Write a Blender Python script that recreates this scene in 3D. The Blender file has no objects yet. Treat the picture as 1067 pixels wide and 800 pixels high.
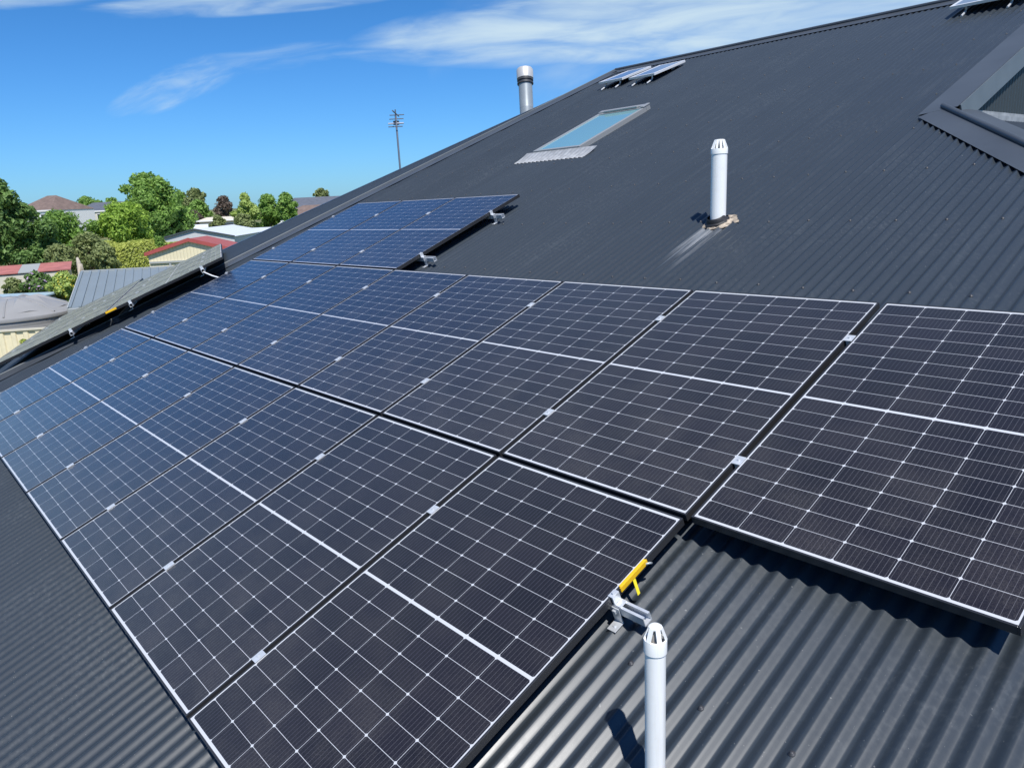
import bpy, math, random
from mathutils import Vector, Matrix
random.seed(7)
sc = bpy.context.scene
COL = sc.collection
rad = math.radians

# ------------------------------------------------------------------ frames
# roof frame: x = along the eave (u), y = up the slope (v), z = out of the roof;
# origin on the face of the solar panels. World: z up, ground at 0.
GZ = 3.9
Wm = Matrix(((0.99998, -0.00237, -0.00605), (0.0, 0.93105, -0.36488), (0.0065, 0.36488, 0.93103)))
ROOF = Matrix.Translation((0, 0, GZ)) @ Wm.to_4x4()
CAMP = Vector((1.6768358, -1.6912454, 2.0210519))            # camera, roof frame
Rm = Matrix(((0.65871, 0.68106, -0.31979), (0.14842, -0.53429, -0.83217), (-0.73761, 0.5007, -0.45303)))  # roof -> camera (x right, y down, z ahead)
FPX = 785.146
PU, PV, PWD, PHT = 1.154, 1.790, 1.134, 1.770              # panel pitch and panel size
HC = -0.118                                                 # crest of the corrugated sheets below the panel faces
PITCH, AMP = 0.076, 0.0102

# ------------------------------------------------------------------ camera
cam_d = bpy.data.cameras.new('camera')
cam = bpy.data.objects.new('camera', cam_d); COL.objects.link(cam)
cam_d.sensor_width = 36.0; cam_d.lens = FPX / 1067 * 36.0
cam_d.clip_start = 0.05; cam_d.clip_end = 3000
camrot = Wm @ Rm.transposed() @ Matrix(((1, 0, 0), (0, -1, 0), (0, 0, -1)))
cam.matrix_world = Matrix.Translation(ROOF @ CAMP) @ camrot.to_4x4()
sc.camera = cam
CAMW = ROOF @ CAMP

def ray(x, y):                                              # roof-frame direction through a picture point, depth 1
    return Rm.transposed() @ Vector(((x - 533.5) / FPX, (y - 400) / FPX, 1.0))
def onroof(x, y, h):
    d = ray(x, y); return CAMP + d * ((h - CAMP.z) / d.z)
def P(x, y, depth):                                         # world point at a given depth
    return ROOF @ (CAMP + ray(x, y) * depth)

# ------------------------------------------------------------------ world, sun, exposure
sun_roof = Vector((0.478, 0.10, 0.872)).normalized()
sun_dir = (Wm @ sun_roof).normalized()
elev = math.asin(sun_dir.z); azim = math.atan2(sun_dir.x, sun_dir.y)
world = bpy.data.worlds.new('World'); sc.world = world; world.use_nodes = True
wn, wl = world.node_tree.nodes, world.node_tree.links
wn.clear()
wout = wn.new('ShaderNodeOutputWorld'); bg = wn.new('ShaderNodeBackground')
sky = wn.new('ShaderNodeTexSky'); sky.sky_type = 'NISHITA'; sky.sun_disc = False
sky.sun_elevation = elev; sky.sun_rotation = azim
sky.air_density = 1.0; sky.dust_density = 0.25; sky.ozone_density = 2.2; sky.altitude = 0
bg.inputs['Strength'].default_value = 0.105
sun_d = bpy.data.lights.new('sun', 'SUN'); sun_d.energy = 5.0; sun_d.angle = rad(0.53); sun_d.color = (1.0, 0.97, 0.925)
sun = bpy.data.objects.new('sun', sun_d); COL.objects.link(sun)
sun.rotation_euler = sun_dir.to_track_quat('Z', 'Y').to_euler()
sc.view_settings.view_transform = 'Standard'; sc.view_settings.look = 'None'
sc.view_settings.exposure = 0.14; sc.view_settings.gamma = 1.0
sc.view_settings.use_curve_mapping = False
# cirrus: cloud streaks at fixed sky directions, one of them an added unseen veil
def wmath(op, a, b=None, c=None):
    n = wn.new('ShaderNodeMath'); n.operation = op
    for i, v in enumerate((a, b, c)):
        if v is None: continue
        if isinstance(v, (int, float)): n.inputs[i].default_value = v
        else: wl.new(v, n.inputs[i])
    return n.outputs[0]
wtc = wn.new('ShaderNodeTexCoord')
def wdot(vec):
    n = wn.new('ShaderNodeVectorMath'); n.operation = 'DOT_PRODUCT'
    wl.new(wtc.outputs['Generated'], n.inputs[0]); n.inputs[1].default_value = vec
    return n.outputs['Value']
def wdir(x, y): return (Wm @ ray(x, y)).normalized()
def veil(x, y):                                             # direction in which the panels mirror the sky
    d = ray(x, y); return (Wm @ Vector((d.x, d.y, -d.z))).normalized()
def cloud(cx, cy, ex, ey, halfw, halfh, seed, sx, sy, lo, hi, amount):
    c0, e1 = (wdir(cx, cy), wdir(ex, ey)) if not isinstance(cx, Vector) else (cx, cy)
    e1 = e1 - c0; e1 = (e1 - c0 * e1.dot(c0)).normalized(); e2 = c0.cross(e1).normalized()
    a, b, cc = wdot(e1), wdot(e2), wdot(c0)
    cmb = wn.new('ShaderNodeCombineXYZ'); wl.new(wmath('MULTIPLY', a, sx), cmb.inputs[0]); wl.new(wmath('MULTIPLY', b, sy), cmb.inputs[1]); cmb.inputs[2].default_value = seed
    nz = wn.new('ShaderNodeTexNoise'); wl.new(cmb.outputs[0], nz.inputs['Vector']); nz.inputs['Scale'].default_value = 1.0
    nz.inputs['Detail'].default_value = 9; nz.inputs['Roughness'].default_value = 0.55; nz.inputs['Distortion'].default_value = 0.45
    ra = wmath('POWER', wmath('ABSOLUTE', wmath('DIVIDE', a, halfw)), 2.0); rb = wmath('POWER', wmath('ABSOLUTE', wmath('DIVIDE', b, halfh)), 2.0)
    m = wmath('SUBTRACT', 1.0, wmath('ADD', ra, rb)); m = wmath('MAXIMUM', m, 0.0)
    m = wmath('POWER', m, 0.7)
    mr = wn.new('ShaderNodeMapRange'); mr.interpolation_type = 'SMOOTHSTEP'
    wl.new(wmath('ADD', nz.outputs['Fac'], wmath('MULTIPLY', wmath('SUBTRACT', m, 0.5), 0.35)), mr.inputs['Value'])
    mr.inputs['From Min'].default_value = lo; mr.inputs['From Max'].default_value = hi
    front = wmath('GREATER_THAN', cc, 0.2)
    return wmath('MULTIPLY', wmath('MULTIPLY', wmath('MULTIPLY', mr.outputs[0], wmath('MINIMUM', wmath('MULTIPLY', m, 2.2), 1.0)), front), amount)
CLOUDS = [
    cloud(650, 26, 830, 12, 0.33, 0.044, 1.3, 6, 34, 0.24, 0.82, 0.95),
    cloud(880, -8, 1060, -24, 0.40, 0.060, 2.6, 6, 30, 0.15, 0.85, 0.90),
    cloud(188, 88, 252, 62, 0.088, 0.022, 4.1, 16, 60, 0.36, 1.00, 0.55),
    cloud(275, 62, 360, 50, 0.13, 0.016, 5.3, 12, 70, 0.40, 1.1, 0.40),
    cloud(265, 1, 370, -6, 0.19, 0.016, 7.7, 9, 60, 0.30, 0.95, 0.70),
    cloud(20, -4, 120, -8, 0.10, 0.014, 8.4, 9, 60, 0.30, 0.95, 0.50),
    cloud(470, 52, 590, 46, 0.17, 0.014, 9.2, 9, 70, 0.35, 1.0, 0.45),
    wmath('MULTIPLY', cloud(veil(120, 520), veil(520, 440), 0, 0, 1.1, 0.36, 15.5, 3.0, 6, -0.10, 0.95, 0.46), wmath('SUBTRACT', 1.0, wmath('MULTIPLY', wmath('MINIMUM', wmath('MAXIMUM', wmath('SUBTRACT', wdot(wdir(200, 90)), 0.885), 0.0), 0.06), 16.66))),  # unseen cloud veil added for the panels to mirror, masked out of view
    cloud(1250, -260, 1400, -330, 0.7, 0.35, 12.2, 4, 9, 0.36, 0.8, 0.8),
]
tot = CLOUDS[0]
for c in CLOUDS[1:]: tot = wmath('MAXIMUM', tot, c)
hsv = wn.new('ShaderNodeHueSaturation'); hsv.inputs['Saturation'].default_value = 1.08
wl.new(sky.outputs[0], hsv.inputs['Color'])
mixc = wn.new('ShaderNodeMixRGB'); mixc.inputs['Color2'].default_value = (5.3, 6.7, 7.7, 1)
tint = wn.new('ShaderNodeMixRGB'); tint.blend_type = 'MULTIPLY'; tint.inputs['Fac'].default_value = 1.0; tint.inputs['Color2'].default_value = (0.28, 0.66, 1.06, 1)   # the deep clear blue of this sky
tz = wn.new('ShaderNodeMapRange'); wl.new(wdot((0, 0, 1)), tz.inputs['Value']); tz.inputs['From Min'].default_value = 0.0; tz.inputs['From Max'].default_value = 0.22
tg = wn.new('ShaderNodeMixRGB'); tg.inputs['Color1'].default_value = (0.345, 0.70, 1.26, 1); tg.inputs['Color2'].default_value = (0.28, 0.655, 1.06, 1)
wl.new(tz.outputs[0], tg.inputs['Fac']); wl.new(tg.outputs[0], tint.inputs['Color2'])
wl.new(hsv.outputs[0], tint.inputs['Color1'])
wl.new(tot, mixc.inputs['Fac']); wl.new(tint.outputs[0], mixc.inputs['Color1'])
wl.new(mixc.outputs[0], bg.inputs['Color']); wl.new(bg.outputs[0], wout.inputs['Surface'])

# ------------------------------------------------------------------ materials
def newmat(name):
    m = bpy.data.materials.new(name); m.use_nodes = True
    return m, m.node_tree.nodes, m.node_tree.links, m.node_tree.nodes['Principled BSDF']
def mat(name, col, rough=0.5, metal=0.0, spec=0.5, var=0.0, vscale=8.0, bump=0.0, bscale=60.0, coat=0.0, coords='Object'):
    m, n, l, b = newmat(name)
    b.inputs['Base Color'].default_value = (*col, 1); b.inputs['Roughness'].default_value = rough
    b.inputs['Metallic'].default_value = metal; b.inputs['Specular IOR Level'].default_value = spec
    b.inputs['Coat Weight'].default_value = coat
    tc = n.new('ShaderNodeTexCoord')
    if var:
        nz = n.new('ShaderNodeTexNoise'); nz.inputs['Scale'].default_value = vscale; nz.inputs['Detail'].default_value = 6
        l.new(tc.outputs[coords], nz.inputs['Vector'])
        r = n.new('ShaderNodeValToRGB'); r.color_ramp.elements[0].position = 0.3; r.color_ramp.elements[1].position = 0.7
        r.color_ramp.elements[0].color = (*[max(0, c * (1 - var)) for c in col], 1); r.color_ramp.elements[1].color = (*[min(1, c * (1 + var)) for c in col], 1)
        l.new(nz.outputs['Fac'], r.inputs['Fac']); l.new(r.outputs['Color'], b.inputs['Base Color'])
    if bump:
        nb = n.new('ShaderNodeTexNoise'); nb.inputs['Scale'].default_value = bscale; nb.inputs['Detail'].default_value = 4
        l.new(tc.outputs[coords], nb.inputs['Vector'])
        bp = n.new('ShaderNodeBump'); bp.inputs['Strength'].default_value = bump; bp.inputs['Distance'].default_value = 0.01
        l.new(nb.outputs['Fac'], bp.inputs['Height']); l.new(bp.outputs['Normal'], b.inputs['Normal'])
    return m

class NB:                                                   # tiny node-maths helper
    def __init__(s, n, l): s.n, s.l = n, l
    def m(s, op, a, b=None, c=None):
        x = s.n.new('ShaderNodeMath'); x.operation = op
        for i, v in enumerate((a, b, c)):
            if v is None: continue
            if isinstance(v, (int, float)): x.inputs[i].default_value = v
            else: s.l.new(v, x.inputs[i])
        return x.outputs[0]
    def mix(s, f, a, b):
        x = s.n.new('ShaderNodeMixRGB')
        for k, v in (('Fac', f), ('Color1', a), ('Color2', b)):
            if isinstance(v, tuple): x.inputs[k].default_value = v
            elif isinstance(v, (int, float)): x.inputs[k].default_value = v
            else: s.l.new(v, x.inputs[k])
        return x.outputs[0]
    def noise(s, vec, scale, detail=4, rough=0.5):
        x = s.n.new('ShaderNodeTexNoise'); s.l.new(vec, x.inputs['Vector']); x.inputs['Scale'].default_value = scale
        x.inputs['Detail'].default_value = detail; x.inputs['Roughness'].default_value = rough
        return x.outputs['Fac']
    def ramp(s, f, lo, hi):
        x = s.n.new('ShaderNodeMapRange'); s.l.new(f, x.inputs['Value']); x.inputs['From Min'].default_value = lo; x.inputs['From Max'].default_value = hi
        x.interpolation_type = 'SMOOTHSTEP'
        return x.outputs[0]
    def scaled(s, vec, sx, sy, sz):
        x = s.n.new('ShaderNodeVectorMath'); x.operation = 'MULTIPLY'; s.l.new(vec, x.inputs[0]); x.inputs[1].default_value = (sx, sy, sz)
        return x.outputs[0]

def cell_mat(name, pw, ph, ncx, ncy, cellcol, white, mx, my, mid, line, dia, rough, coatr, coatw=1.0):
    m, n, l, b = newmat(name); q = NB(n, l)
    tc = n.new('ShaderNodeTexCoord'); sx = n.new('ShaderNodeSeparateXYZ'); l.new(tc.outputs['Object'], sx.inputs[0])
    x, y = sx.outputs[0], sx.outputs[1]
    px = (pw - 2 * mx) / ncx; py = ((ph - 2 * my - mid) / 2) / ncy
    xc = q.m('DIVIDE', q.m('SUBTRACT', x, mx), px)
    fx = q.m('FRACT', xc); dx = q.m('MULTIPLY', q.m('MINIMUM', fx, q.m('SUBTRACT', 1.0, fx)), px)
    yy = q.m('SUBTRACT', q.m('ABSOLUTE', q.m('SUBTRACT', y, ph / 2)), mid / 2)
    yc = q.m('DIVIDE', yy, py); fy = q.m('FRACT', yc); dy = q.m('MULTIPLY', q.m('MINIMUM', fy, q.m('SUBTRACT', 1.0, fy)), py)
    lines = q.m('MAXIMUM', q.m('LESS_THAN', dx, line), q.m('LESS_THAN', dy, line))
    lines = q.m('MAXIMUM', lines, q.m('LESS_THAN', q.m('ADD', dx, dy), dia))
    outside = q.m('MAXIMUM', q.m('LESS_THAN', xc, 0.0), q.m('GREATER_THAN', xc, float(ncx)))
    outside = q.m('MAXIMUM', outside, q.m('MAXIMUM', q.m('LESS_THAN', yc, 0.0), q.m('GREATER_THAN', yc, float(ncy))))
    wmask = q.m('MAXIMUM', lines, outside)
    fw = q.m('FRACT', q.m('MULTIPLY', xc, 10.0)); wire = q.m('LESS_THAN', q.m('ABSOLUTE', q.m('SUBTRACT', fw, 0.5)), 0.034)
    # each cell a slightly different dark tone
    cid = n.new('ShaderNodeCombineXYZ'); l.new(q.m('FLOOR', xc), cid.inputs[0]); l.new(q.m('FLOOR', q.m('DIVIDE', q.m('SUBTRACT', y, ph / 2), py)), cid.inputs[1])
    oi = n.new('ShaderNodeObjectInfo'); l.new(q.m('MULTIPLY', oi.outputs['Random'], 50.0), cid.inputs[2])
    wnz = n.new('ShaderNodeTexWhiteNoise'); l.new(cid.outputs[0], wnz.inputs['Vector'])
    tone = q.m('MULTIPLY', q.m('ADD', 0.75, q.m('MULTIPLY', wnz.outputs['Value'], 0.5)), q.m('ADD', 0.05, q.m('MULTIPLY', q.noise(tc.outputs['Object'], 190.0, 3, 0.8), 1.9)))  # fine noise paints the glass sparkle into the cell tone
    cell = n.new('ShaderNodeVectorMath'); cell.operation = 'SCALE'; cell.inputs[0].default_value = cellcol; l.new(tone, cell.inputs['Scale'])
    dust = q.noise(tc.outputs['Object'], 3.2, 6, 0.6)
    low = q.m('SUBTRACT', 1.0, q.ramp(y, 0.0, 0.75 * ph))      # dust and painted brown sheen, denser towards the lower edge
    fine = q.ramp(q.noise(tc.outputs['Object'], 300.0, 2, 0.7), 0.35, 0.7)
    dm = q.m('ADD', q.m('MULTIPLY', q.ramp(dust, 0.38, 0.8), 0.03), q.m('MULTIPLY', q.m('MULTIPLY', q.m('MULTIPLY', low, fine), q.m('ADD', 0.4, q.ramp(dust, 0.35, 0.65))), 0.08))
    colr = q.mix(dm, cell.outputs[0], (0.34, 0.31, 0.27, 1))
    colr = q.mix(q.m('MULTIPLY', wire, 0.50), colr, (0.17, 0.165, 0.18, 1))
    colr = q.mix(wmask, colr, (*white, 1))
    l.new(colr, b.inputs['Base Color'])
    b.inputs['Roughness'].default_value = rough; b.inputs['Specular IOR Level'].default_value = 0.2
    b.inputs['Coat Weight'].default_value = coatw; b.inputs['Coat IOR'].default_value = 1.48; b.inputs['Coat Roughness'].default_value = coatr
    grain = q.noise(tc.outputs['Object'], 420.0, 2, 0.6)
    bp = n.new('ShaderNodeBump'); bp.inputs['Strength'].default_value = 0.28; bp.inputs['Distance'].default_value = 0.002
    l.new(grain, bp.inputs['Height']); l.new(bp.outputs['Normal'], b.inputs['Coat Normal'])
    return m

def roof_mat(name, base, dust_col, streaks=()):
    m, n, l, b = newmat(name); q = NB(n, l)
    tc = n.new('ShaderNodeTexCoord'); o = tc.outputs['Object']
    sx = n.new('ShaderNodeSeparateXYZ'); l.new(o, sx.inputs[0]); u, v = sx.outputs[0], sx.outputs[1]
    sheet = n.new('ShaderNodeTexWhiteNoise'); sheet.noise_dimensions = '1D'; l.new(q.m('FLOOR', q.m('DIVIDE', u, 0.762)), sheet.inputs['W'])
    s1 = q.noise(q.scaled(o, 24, 0.55, 1), 1.0, 6, 0.65)       # long run-off marks down the sheets
    s2 = q.noise(o, 1.3, 5, 0.6); s3 = q.noise(o, 38.0, 5, 0.65)
    k = q.m('ADD', 0.86, q.m('MULTIPLY', sheet.outputs['Value'], 0.14))
    k = q.m('MULTIPLY', k, q.m('ADD', 0.80, q.m('MULTIPLY', s1, 0.26)))
    sc_ = n.new('ShaderNodeVectorMath'); sc_.operation = 'SCALE'; sc_.inputs[0].default_value = base; l.new(k, sc_.inputs['Scale'])
    dmask = q.m('MULTIPLY', q.m('MULTIPLY', q.ramp(s2, 0.40, 0.72), q.ramp(s3, 0.45, 0.75)), 0.17)
    dmask = q.m('ADD', dmask, q.m('MULTIPLY', q.m('MULTIPLY', q.ramp(s1, 0.50, 0.72), q.ramp(q.noise(o, 6.0, 4, .6), .35, .65)), 0.06))
    colr = q.mix(dmask, sc_.outputs[0], (*dust_col, 1))
    spots = q.noise(o, 95.0, 2, 0.5)
    colr = q.mix(q.m('MULTIPLY', q.m('GREATER_THAN', spots, 0.745), 0.35), colr, (0.35, 0.35, 0.33, 1))
    for (uu, vv, wd, ln, amt) in streaks:                    # pale run-off streak below a penetration
        du = q.m('ABSOLUTE', q.m('SUBTRACT', u, uu)); dv = q.m('SUBTRACT', vv, v)
        mk = q.m('MULTIPLY', q.m('SUBTRACT', 1.0, q.ramp(du, wd * 0.5, wd)), q.m('MULTIPLY', q.m('GREATER_THAN', dv, 0.0), q.m('SUBTRACT', 1.0, q.ramp(dv, ln * 0.15, ln))))
        br = q.noise(q.scaled(o, 45, 1.2, 1), 1.0, 4, 0.6)
        colr = q.mix(q.m('MULTIPLY', q.m('MULTIPLY', mk, q.ramp(br, 0.42, 0.62)), amt), colr, (0.42, 0.44, 0.46, 1))
    l.new(colr, b.inputs['Base Color'])
    b.inputs['Roughness'].default_value = 0.42; b.inputs['Specular IOR Level'].default_value = 0.55
    l.new(q.m('ADD', 0.31, q.m('MULTIPLY', s3, 0.09)), b.inputs['Roughness'])
    bp = n.new('ShaderNodeBump'); bp.inputs['Strength'].default_value = 0.05; bp.inputs['Distance'].default_value = 0.01
    l.new(q.noise(q.scaled(o, 3, 1, 1), 2.0, 3), bp.inputs['Height']); l.new(bp.outputs['Normal'], b.inputs['Normal'])
    return m

M = {}
VENT_B = onroof(748, 232, HC - 0.004)
M['roof'] = roof_mat('charcoal_roof_sheet', (0.034, 0.044, 0.055), (0.17, 0.185, 0.19), [(VENT_B.x, VENT_B.y - 0.02, 0.12, 0.95, 0.42)])
M['flash'] = mat('charcoal_flashing', (0.056, 0.065, 0.078), 0.38, var=0.12, vscale=2.5, bump=0.05, bscale=5)
M['flash_light'] = mat('lighter_flashing', (0.115, 0.13, 0.135), 0.42, var=0.12, vscale=3)  # lighter copy; on the left hip roll it paints the edge highlight
M['cell'] = cell_mat('dark_half_cut_cells', PWD, PHT, 6, 9, (0.0105, 0.0082, 0.0108), (0.54, 0.55, 0.57), 0.0140, 0.0195, 0.0120, 0.00085, 0.0080, 0.30, 0.12)
M['cell_old'] = cell_mat('olive_reflection_painted_cells', 1.06, 1.59, 6, 10, (0.21, 0.205, 0.135), (0.46, 0.43, 0.40), 0.016, 0.02, 0.012, 0.0012, 0.006, 0.50, 0.28, 0.18)  # olive reflection of trees put into the cell colour
M['frame'] = mat('black_anodised_frame', (0.040, 0.041, 0.045), 0.26, 0.3, 0.7)
M['alu'] = mat('silver_aluminium', (0.66, 0.68, 0.70), 0.36, 0.45, var=0.1, vscale=30)
M['galv'] = mat('galvanised_steel', (0.46, 0.49, 0.50), 0.42, 0.3, var=0.18, vscale=14)
def pvc_mat():
    m, n, l, b = newmat('white_pvc'); q = NB(n, l); tc = n.new('ShaderNodeTexCoord'); o = tc.outputs['Object']
    run = q.ramp(q.noise(q.scaled(o, 60, 60, 2.2), 1.0, 4, .6), .52, .74); grime = q.ramp(q.noise(o, 14.0, 5, .65), .50, .78)
    col = q.mix(q.m('MULTIPLY', run, .22), (0.88, 0.88, 0.86, 1), (0.55, 0.53, 0.47, 1)); col = q.mix(q.m('MULTIPLY', grime, .14), col, (0.55, 0.50, 0.42, 1))
    l.new(col, b.inputs['Base Color']); l.new(q.m('ADD', .28, q.m('MULTIPLY', grime, .3)), b.inputs['Roughness'])
    return m
M['pvc'] = pvc_mat()
M['pvc_in'] = mat('painted_shade_pvc', (0.35, 0.33, 0.30), 0.6)  # darker PVC copy: shade inside the caps put into the colour
M['yellow'] = mat('yellow_plastic', (0.80, 0.47, 0.012), 0.42, var=0.08, vscale=40)
M['yellow_tape'] = mat('yellow_strap', (0.72, 0.60, 0.02), 0.5)
M['rubber'] = mat('black_rubber', (0.02, 0.02, 0.022), 0.6)
M['seal'] = mat('aged_sealant', (0.34, 0.28, 0.21), 0.7, var=0.65, vscale=30, bump=0.4, bscale=60)
M['rust'] = mat('rust_stain', (0.36, 0.22, 0.10), 0.8, var=0.3, vscale=40)
M['lead'] = mat('grey_lead_flashing', (0.31, 0.32, 0.33), 0.55, 0.1, var=0.2, vscale=12)
M['sky_frame'] = mat('grey_skylight_frame', (0.33, 0.34, 0.34), 0.4, 0.3)
mg, n_, l_, b_ = newmat('skylight_glass'); b_.inputs['Base Color'].default_value = (0.22, 0.44, 0.47, 1); b_.inputs['Roughness'].default_value = 0.06; b_.inputs['Coat Weight'].default_value = 1.0; b_.inputs['Coat Roughness'].default_value = 0.03  # teal of the reflected sky put into the base colour
M['glass'] = mg
M['flue'] = mat('grey_painted_flue', (0.31, 0.34, 0.35), 0.4, 0.25, var=0.08, vscale=8)
M['flue_cap'] = mat('stainless_cap', (0.60, 0.58, 0.55), 0.42, 0.35)
M['dark'] = mat('dark_band', (0.05, 0.05, 0.055), 0.5)
M['antenna'] = mat('antenna_metal', (0.16, 0.18, 0.21), 0.45, 0.5)
M['antenna_light'] = mat('pale_element', (0.75, 0.76, 0.78), 0.3, 0.6)
M['brick'] = mat('brown_brick', (0.26, 0.17, 0.13), 0.85, var=0.2, vscale=6, bump=0.3, bscale=30)
M['wall_clad'] = roof_mat('dark_gable_cladding', (0.050, 0.060, 0.064), (0.08, 0.08, 0.08))

# ------------------------------------------------------------------ mesh builder
class MB:
    def __init__(s): s.v, s.f, s.m = [], [], []
    def add(s, vs, fs, mi=0):
        o = len(s.v); s.v += [tuple(p) for p in vs]
        for f in fs: s.f.append(tuple(o + i for i in f)); s.m.append(mi)
    def box(s, a, b, mi=0):
        x0, y0, z0 = a; x1, y1, z1 = b
        s.add([(x0, y0, z0), (x1, y0, z0), (x1, y1, z0), (x0, y1, z0), (x0, y0, z1), (x1, y0, z1), (x1, y1, z1), (x0, y1, z1)],
              [(3, 2, 1, 0), (4, 5, 6, 7), (0, 1, 5, 4), (1, 2, 6, 5), (2, 3, 7, 6), (3, 0, 4, 7)], mi)
    def obox(s, c, ax, ay, az, mi=0):                        # oriented box: centre and three half-axes
        c, ax, ay, az = map(Vector, (c, ax, ay, az))
        vs = [c + sx * ax + sy * ay + sz * az for sz in (-1, 1) for (sx, sy) in ((-1, -1), (1, -1), (1, 1), (-1, 1))]
        s.add(vs, [(3, 2, 1, 0), (4, 5, 6, 7), (0, 1, 5, 4), (1, 2, 6, 5), (2, 3, 7, 6), (3, 0, 4, 7)], mi)
    def tube(s, pts, r, seg=12, caps=True, mi=0):
        pts = [Vector(p) for p in pts]; rs = r if isinstance(r, (list, tuple)) else [r] * len(pts)
        rings = []; prev = None
        for i, p in enumerate(pts):
            t = (pts[min(i + 1, len(pts) - 1)] - pts[max(i - 1, 0)]).normalized()
            a = t.orthogonal().normalized() if prev is None else (prev - t * prev.dot(t)).normalized()
            prev = a; b = t.cross(a)
            rings.append([p + rs[i] * (math.cos(2 * math.pi * k / seg) * a + math.sin(2 * math.pi * k / seg) * b) for k in range(seg)])
        vs = [v for ring in rings for v in ring]; fs = []
        for i in range(len(pts) - 1):
            for k in range(seg):
                k2 = (k + 1) % seg; fs.append((i * seg + k, i * seg + k2, (i + 1) * seg + k2, (i + 1) * seg + k))
        if caps: fs += [tuple(reversed(range(seg))), tuple((len(pts) - 1) * seg + k for k in range(seg))]
        s.add(vs, fs, mi)
    def lathe(s, prof, seg=32, z0=(0, 0, 0), mi=0):          # profile of (radius, height) round the z axis
        vs, fs = [], []
        for (r, z) in prof:
            for k in range(seg):
                a = 2 * math.pi * k / seg; vs.append((z0[0] + r * math.cos(a), z0[1] + r * math.sin(a), z0[2] + z))
        for i in range(len(prof) - 1):
            for k in range(seg):
                k2 = (k + 1) % seg; fs.append((i * seg + k, i * seg + k2, (i + 1) * seg + k2, (i + 1) * seg + k))
        s.add(vs, fs, mi)
    def poly(s, pts, mi=0): s.add(pts, [tuple(range(len(pts)))], mi)
    def slab(s, pts, off, mi=0):                             # polygon given thickness along off
        off = Vector(off); n = len(pts); pts = [Vector(p) for p in pts]
        s.add(pts + [p + off for p in pts], [tuple(range(n)), tuple(reversed(range(n, 2 * n)))] + [(i, i + n, (i + 1) % n + n, (i + 1) % n) for i in range(n)], mi)

def obj(name, mb, mats, parent=None, mw=None, smooth=False, bevel=0.0, kind=None):
    me = bpy.data.meshes.new(name); me.from_pydata(mb.v, [], mb.f); me.update()
    for m in (mats if isinstance(mats, list) else [mats]): me.materials.append(m)
    if any(mb.m): me.polygons.foreach_set('material_index', mb.m)
    if smooth: me.polygons.foreach_set('use_smooth', [True] * len(mb.f))
    o = bpy.data.objects.new(name, me); COL.objects.link(o)
    if parent is not None: o.parent = parent
    if mw is not None: o.matrix_world = mw
    if bevel:
        b = o.modifiers.new('bevel', 'BEVEL'); b.width = bevel; b.segments = 2; b.limit_method = 'ANGLE'
    if smooth == 'auto':
        me.set_sharp_from_angle(angle=rad(35))
    if kind: o['kind'] = kind
    return o
def thing(name, label, cat, mw=Matrix(), group=None):
    o = bpy.data.objects.new(name, None); COL.objects.link(o); o.empty_display_size = 0.2
    o.matrix_world = mw; o['label'] = label; o['category'] = cat
    if group: o['group'] = group
    return o
def tag(o, label, cat, group=None):
    o['label'] = label; o['category'] = cat
    if group: o['group'] = group
    return o
T = Matrix.Translation

# ------------------------------------------------------------------ ground
def ground_h(x, y):
    d = math.hypot(x - CAMW.x, y - CAMW.y)
    t = min(1, max(0, (d - 34) / 70)); t = t * t * (3 - 2 * t)
    return 2.3 * t
def make_ground():
    mb = MB(); radii = [0.5, 4, 8, 12, 16, 20, 25, 30, 36, 44, 52, 62, 74, 90, 110, 150, 220, 400, 800, 1600]; seg = 96
    vs = [(CAMW.x, CAMW.y, 0)]
    for r in radii:
        for k in range(seg):
            a = 2 * math.pi * k / seg; x = CAMW.x + r * math.cos(a); y = CAMW.y + r * math.sin(a)
            vs.append((x, y, ground_h(x, y) + (random.uniform(-.06, .06) if r > 10 else 0)))
    fs = [(0, 1 + k, 1 + (k + 1) % seg) for k in range(seg)]
    for i in range(len(radii) - 1):
        for k in range(seg):
            k2 = (k + 1) % seg; fs.append((1 + i * seg + k, 1 + (i + 1) * seg + k, 1 + (i + 1) * seg + k2, 1 + i * seg + k2))
    mb.add(vs, fs)
    m, n, l, b = newmat('dry_lawn'); q = NB(n, l); tc = n.new('ShaderNodeTexCoord'); o = tc.outputs['Object']
    a = q.noise(o, 0.12, 6, 0.6); c = q.noise(o, 3.0, 6, 0.7)
    col = q.mix(q.ramp(a, 0.35, 0.65), (0.085, 0.125, 0.028, 1), (0.20, 0.17, 0.065, 1))
    col = q.mix(q.m('MULTIPLY', q.ramp(c, 0.4, 0.7), 0.5), col, (0.055, 0.085, 0.02, 1))
    l.new(col, b.inputs['Base Color']); b.inputs['Roughness'].default_value = 0.95
    g = obj('ground', mb, m, smooth=True, kind='structure')
make_ground()

# ------------------------------------------------------------------ the house with its roof
house = thing('house', 'large house under a charcoal corrugated roof carrying the solar panels', 'house', T((0, 0, 0)))
def corr_face(name, frame, u0, u1, vlo, vhi, material, zc, rows=6, step=10):
    """corrugated sheet between v limits given as functions of u, in its own frame"""
    mb = MB(); du = PITCH / step; u0 = math.floor(u0 / du) * du; n = int((u1 - u0) / du); vs, fs = [], []
    for i in range(n + 1):
        u = u0 + i * du; a, b = vlo(u), max(vlo(u) + 1e-4, vhi(u)); c = math.cos(2 * math.pi * u / PITCH)
        z = zc - AMP + AMP * (c + math.cos(6 * math.pi * u / PITCH) / 13) / 1.077
        for r in range(rows + 1): vs.append((u, a + (b - a) * r / rows, z))
    for i in range(n):
        for r in range(rows):
            p = i * (rows + 1) + r; fs.append((p, p + rows + 1, p + rows + 2, p + 1))
    mb.add(vs, fs)
    return obj(name, mb, material, house, frame, smooth=True)
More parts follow.
